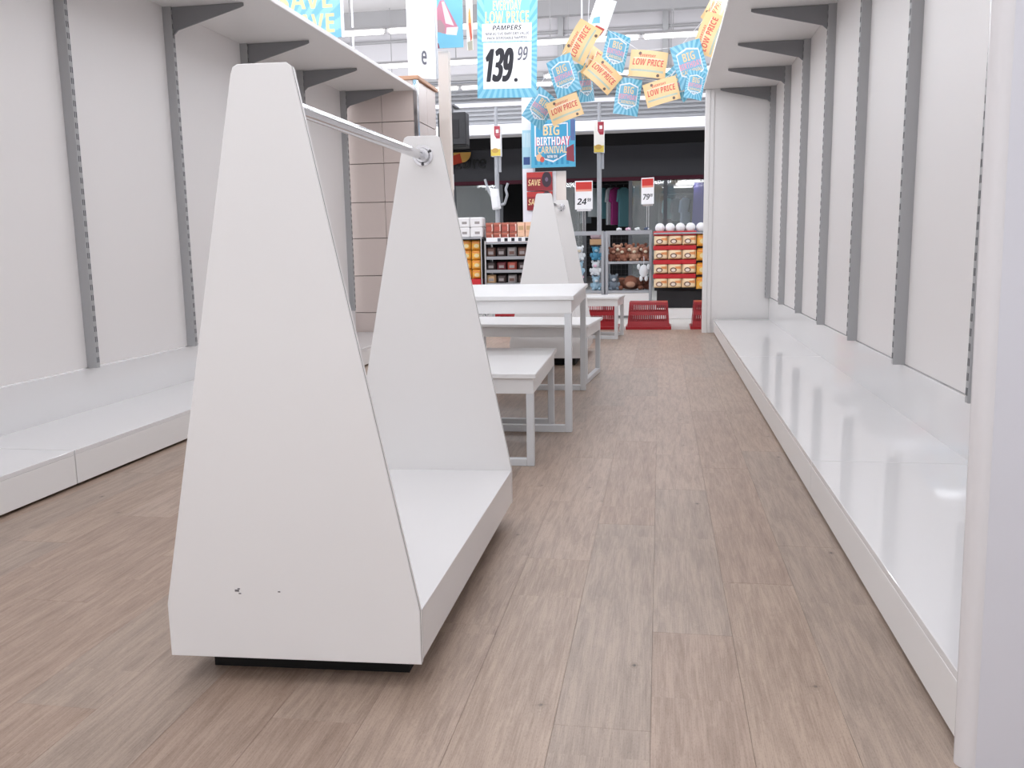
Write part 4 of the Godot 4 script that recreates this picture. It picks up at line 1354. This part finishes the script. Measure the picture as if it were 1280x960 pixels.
# ---------------------------------------------------------------- bunting
func bunting() -> void:
	var Z := -9.5
	var strings := [
		["left swag of thin bunting string falling from the ceiling to the carnival banner", [Vector2(-0.687, CEIL), Vector2(-0.763, 3.10), Vector2(-1.056, 2.84), Vector2(-1.332, 2.5)]],
		["upper swag of thin bunting string from the ceiling to the shelf corner", [Vector2(-0.675, CEIL), Vector2(-0.581, 3.1), Vector2(-0.228, 2.86), Vector2(0.176, 2.88), Vector2(0.474, 3.2), Vector2(0.66, CEIL)]],
		["lower swag of thin bunting string crossing under the upper one", [Vector2(-0.764, 2.82), Vector2(-0.309, 2.6), Vector2(-0.022, 2.56), Vector2(0.179, 2.66), Vector2(0.449, 3.17)]],
		["short thin string joining the lowest cards over the carnival banner", [Vector2(-1.332, 2.5), Vector2(-1.144, 2.43), Vector2(-0.87, 2.42), Vector2(-0.764, 2.82)]]]
	for i in 4:
		var m := MB.new()
		var pts := []
		for q in strings[i][1]:
			pts.append(Vector3(q.x, q.y, Z - 0.02 * i))
		m.path(pts, 0.0025, 5)
		tag(obj("bunting_string", m, M.paper), strings[i][0], "string", "bunting strings")
	var r := deg_to_rad(1.0)
	# kind, label, x, y, dz, roll, yaw, pitch, scale
	var cards := [
		["yellow", "yellow LOW PRICE card tilted steeply upright, upper left of the bunting", -0.83, 2.97, 0.05, 58, -10, 0, 1.08],
		["yellow", "yellow card seen half edge-on, below the white card in the bunting", -0.69, 2.78, -0.16, 62, 35, 0, 0.9],
		["yellow", "yellow card hanging corner down, middle of the bunting", -0.6, 2.62, 0.12, -42, 10, 0, 0.95],
		["yellow", "large level yellow LOW PRICE card in the middle of the upper swag", -0.146, 2.72, 0.03, -8, 0, 0, 1.05],
		["yellow", "yellow LOW PRICE card on the lower swag, tilted up to the right", -0.005, 2.43, 0.1, 14, 0, 0, 0.95],
		["yellow", "yellow LOW PRICE card just over the carnival banner", -1.0, 2.3, 0.1, 20, 5, 0, 0.95],
		["yellow", "yellow LOW PRICE card tilted upright beside the right shelf edge", 0.47, 2.97, 0.05, 66, -25, 0, 1.1],
		["yellow", "yellow card at the top edge above the right shelf", 0.55, 3.27, -0.2, 60, 20, 0, 0.85],
		["blue", "large blue carnival card left of the middle, beside the price poster", -1.016, 2.64, 0.06, 18, -10, 0, 1.0],
		["blue", "blue card seen nearly edge-on, left of the corner-down yellow card", -0.8, 2.6, -0.17, 10, 55, 0, 1.0],
		["blue", "blue carnival card behind the big level yellow card's left end", -0.474, 2.87, -0.04, -14, 25, 0, 0.95],
		["blue", "blue carnival card on the lower swag, left of the low yellow card", -0.349, 2.41, 0.0, -8, 15, 0, 0.95],
		["blue", "large blue carnival card at the right, beside the shelf corner", 0.283, 2.69, 0.06, 16, 5, 0, 1.12],
		["blue", "blue card half hidden behind the large right-hand blue card", 0.2, 2.55, -0.05, 40, -10, 0, 0.9],
		["blue", "blue card turned over its corner, between price poster and carnival banner", -1.265, 2.33, 0.0, -35, 30, 0, 0.95],
		["blue", "small blue card dangling lowest at the right of the bunting", 0.33, 2.47, 0.14, -10, 20, 0, 0.7],
		["white", "shiny white card at the top of the bunting, catching the light", -0.645, 3.2, 0.0, -14, -20, -0.3, 1.0],
	]
	for c in cards:
		bunting_card(c[0], c[1], Vector3(c[2], c[3], Z + c[4]), c[5] * PI / 180.0, c[6] * PI / 180.0, c[7], c[8])

# ---------------------------------------------------------------- shop across the mall
func mall() -> void:
	var t := thing("storefront", "dark shop front across the mall with glass panes and lettering", "shop front", Vector3(-2.0, 0, -20))
	obj("fascia", slab(Vector3(-7, 2.36, -0.12), Vector3(6, 3.2, 0.0)), M.mall_dark, t)
	obj("upper_fascia", slab(Vector3(-7, 3.05, 0.001), Vector3(6, 3.6, 0.12)), M.mall_darker, t)
	obj("fascia_lip", slab(Vector3(-7, 2.28, -0.1), Vector3(6, 2.358, 0.06)), M.cloth_maroon, t)
	for x in [-2.7, -1.6, -0.62, 0.3, 1.325, 2.095, 3.2]:
		obj("mullion", slab(Vector3(x - 0.04, 0, -0.06), Vector3(x + 0.04, 2.278, 0.0)), M.glass_frame, t)
	var xs := [-2.7, -1.6, -0.62, 0.3, 1.325, 2.095, 3.2]
	for i in 6:
		if i == 3 or i == 1:
			continue   # open doorways
		obj("pane", slab(Vector3(xs[i] + 0.041, 0.02, -0.034), Vector3(xs[i + 1] - 0.041, 2.27, -0.028)), M.glass, t)
	# lettering and logo on the fascia
	obj("sign_letters", letters("Nature", 0.26, -2.5, 2.78, 0.01, 1.15, 0.15, 0.06), M.letter_black, t)
	var lg := MB.new()
	var arc := PackedVector2Array()
	for i in 13:
		var a := PI + PI * i / 12
		arc.append(Vector2(-2.45 + 0.2 * cos(a), 3.0 + 0.22 * sin(a)))
	lg.prism(arc, 0.13, 0.16)
	obj("logo_half_disc", lg, hexm("logo_yellow", "e9b45a"), t)
	var lr := MB.new()
	lr.prism(PackedVector2Array([Vector2(-2.72, 2.72), Vector2(-2.45, 2.78), Vector2(-2.5, 2.98), Vector2(-2.7, 2.92)]), 0.1, 0.165)
	obj("logo_red_square", lr, hexm("logo_red", "dc4a2c"), t)
	var lo := MB.new()
	lo.prism(PackedVector2Array([Vector2(-2.75, 2.9), Vector2(-2.52, 3.0), Vector2(-2.75, 3.0)]), 0.1, 0.15)
	obj("logo_green_corner", lo, hexm("logo_green", "8d8f58"), t)
	# inside the shop: rails with clothes
	var rails := [[-2.0, -0.75, -21.8, 2.34], [-0.05, 0.98, -21.8, 2.05]]
	for i in 2:
		var q: Array = rails[i]
		var rt := thing("garment_rail", ["black garment rail in the shop across the mall, left of the grey mullion", "garment rail in the shop across the mall, under the three tubes"][i], "garment rail", Vector3(q[0], 0, q[2]))
		var m := MB.new()
		var w: float = q[1] - q[0]
		m.tube(Vector3(0, q[3], 0), Vector3(w, q[3], 0), 0.015, 8)
		m.tube(Vector3(0, 0, 0), Vector3(0, q[3], 0), 0.015, 8)
		m.tube(Vector3(w, 0, 0), Vector3(w, q[3], 0), 0.015, 8)
		obj("frame", m, M.dark_steel, rt)
	var gar := [
		["cloth_grey", "grey garment hanging at the left end of the far rail", -1.82, 2.31, 0.9, 0.4], ["cloth_white", "white garment hanging beside the grey one on the far rail", -1.62, 2.31, 0.75, 0.45], ["cloth_teal", "teal garment in the middle of the far rail", -1.4, 2.31, 0.8, 0.3],
		["cloth_white", "white garment hanging beside the magenta one", -1.22, 2.31, 0.95, 0.3], ["cloth_magenta", "magenta garment on the far rail", -1.08, 2.31, 0.95, 0.4], ["cloth_teal", "teal garment at the right end of the far rail", -0.9, 2.31, 1.0, 0.4],
		["cloth_teal", "teal garment at the left of the rail under the tubes", 0.16, 2.02, 0.55, 0.35], ["cloth_grey", "grey garment on the rail under the tubes", 0.36, 2.02, 0.6, 0.35], ["cloth_sky", "sky blue garment on the rail under the tubes", 0.58, 2.02, 0.68, 0.4], ["cloth_black", "black garment at the right end of the rail under the tubes", 0.84, 2.02, 0.85, 0.5]]
	for g in gar:
		var o := thing("garment", g[1], "garment", Vector3(g[2], g[3], -21.8), 0.9, "garments in the shop across the mall")
		var w: float = g[5]
		var h: float = g[4]
		var b := MB.new()
		b.prism(PackedVector2Array([Vector2(-0.07, -0.06), Vector2(0.07, -0.06), Vector2(w * 0.5, -0.12), Vector2(w * 0.62, -0.4), Vector2(w * 0.46, -0.42), Vector2(w * 0.4, -0.28), Vector2(w * 0.45, -h), Vector2(-w * 0.45, -h), Vector2(-w * 0.4, -0.28), Vector2(-w * 0.46, -0.42), Vector2(-w * 0.62, -0.4), Vector2(-w * 0.5, -0.12)]), -0.03, 0.03, Transform3D(), 0.012)
		obj("cloth", b, M[g[0]], o)
		var hk := MB.new()
		hk.path([Vector3(0, -0.06, 0), Vector3(0, 0.0, 0), Vector3(0.015, 0.025, 0)], 0.004)
		obj("hanger_hook", hk, M.chrome, o)
	var pr := MB.new()
	pr.prism(PackedVector2Array([Vector2(-0.1, 0), Vector2(0.35, 0), Vector2(0.4, 2.25), Vector2(0.0, 2.28)]), -0.02, 0.02, Transform3D(), 0.005)
	tag(obj("purple_sheet", pr, M.cloth_purple, null, Vector3(0.75, 0.0, -21.0)), "purple cloth hanging in the far shop, against the end post", "cloth")
	# ceiling tubes of the far shop
	for i in 3:
		var c := Vector3([0.62, 0.59, 0.56][i], [2.285, 2.31, 2.33][i], [-20.9, -22.2, -23.6][i])
		var l := thing("shop_tube", "white tube light in the shop across the mall, %s of the stacked three" % ["uppermost", "middle", "lowest"][i], "ceiling light", c)
		var m := MB.new()
		m.tube(Vector3(-0.24, 0, 0), Vector3(0.24, 0, 0), 0.022, 10)
		obj("tube", m, M.mall_tube, l)
		var tr := MB.new()
		tr.span(Vector3(-0.25, 0.03, -0.03), Vector3(0.25, 0.06, 0.03), 0.003)
		for x in [-0.2, 0.2]:
			tr.span(Vector3(x - 0.006, 0.06, -0.006), Vector3(x + 0.006, 3.595 - c.y, 0.006))
		obj("batten", tr, M.white, l)
		var al := AreaLight3D.new()
		al.name = "tube_light"
		al.area_size = Vector2(0.46, 0.04)
		al.light_energy = 0.12
		al.area_range = 12.0
		al.area_attenuation = 2.0
		al.shadow_enabled = true
		al.position = Vector3(0, -0.03, 0)
		al.rotation = Vector3(-PI / 2, 0, 0)
		l.add_child(al, true)
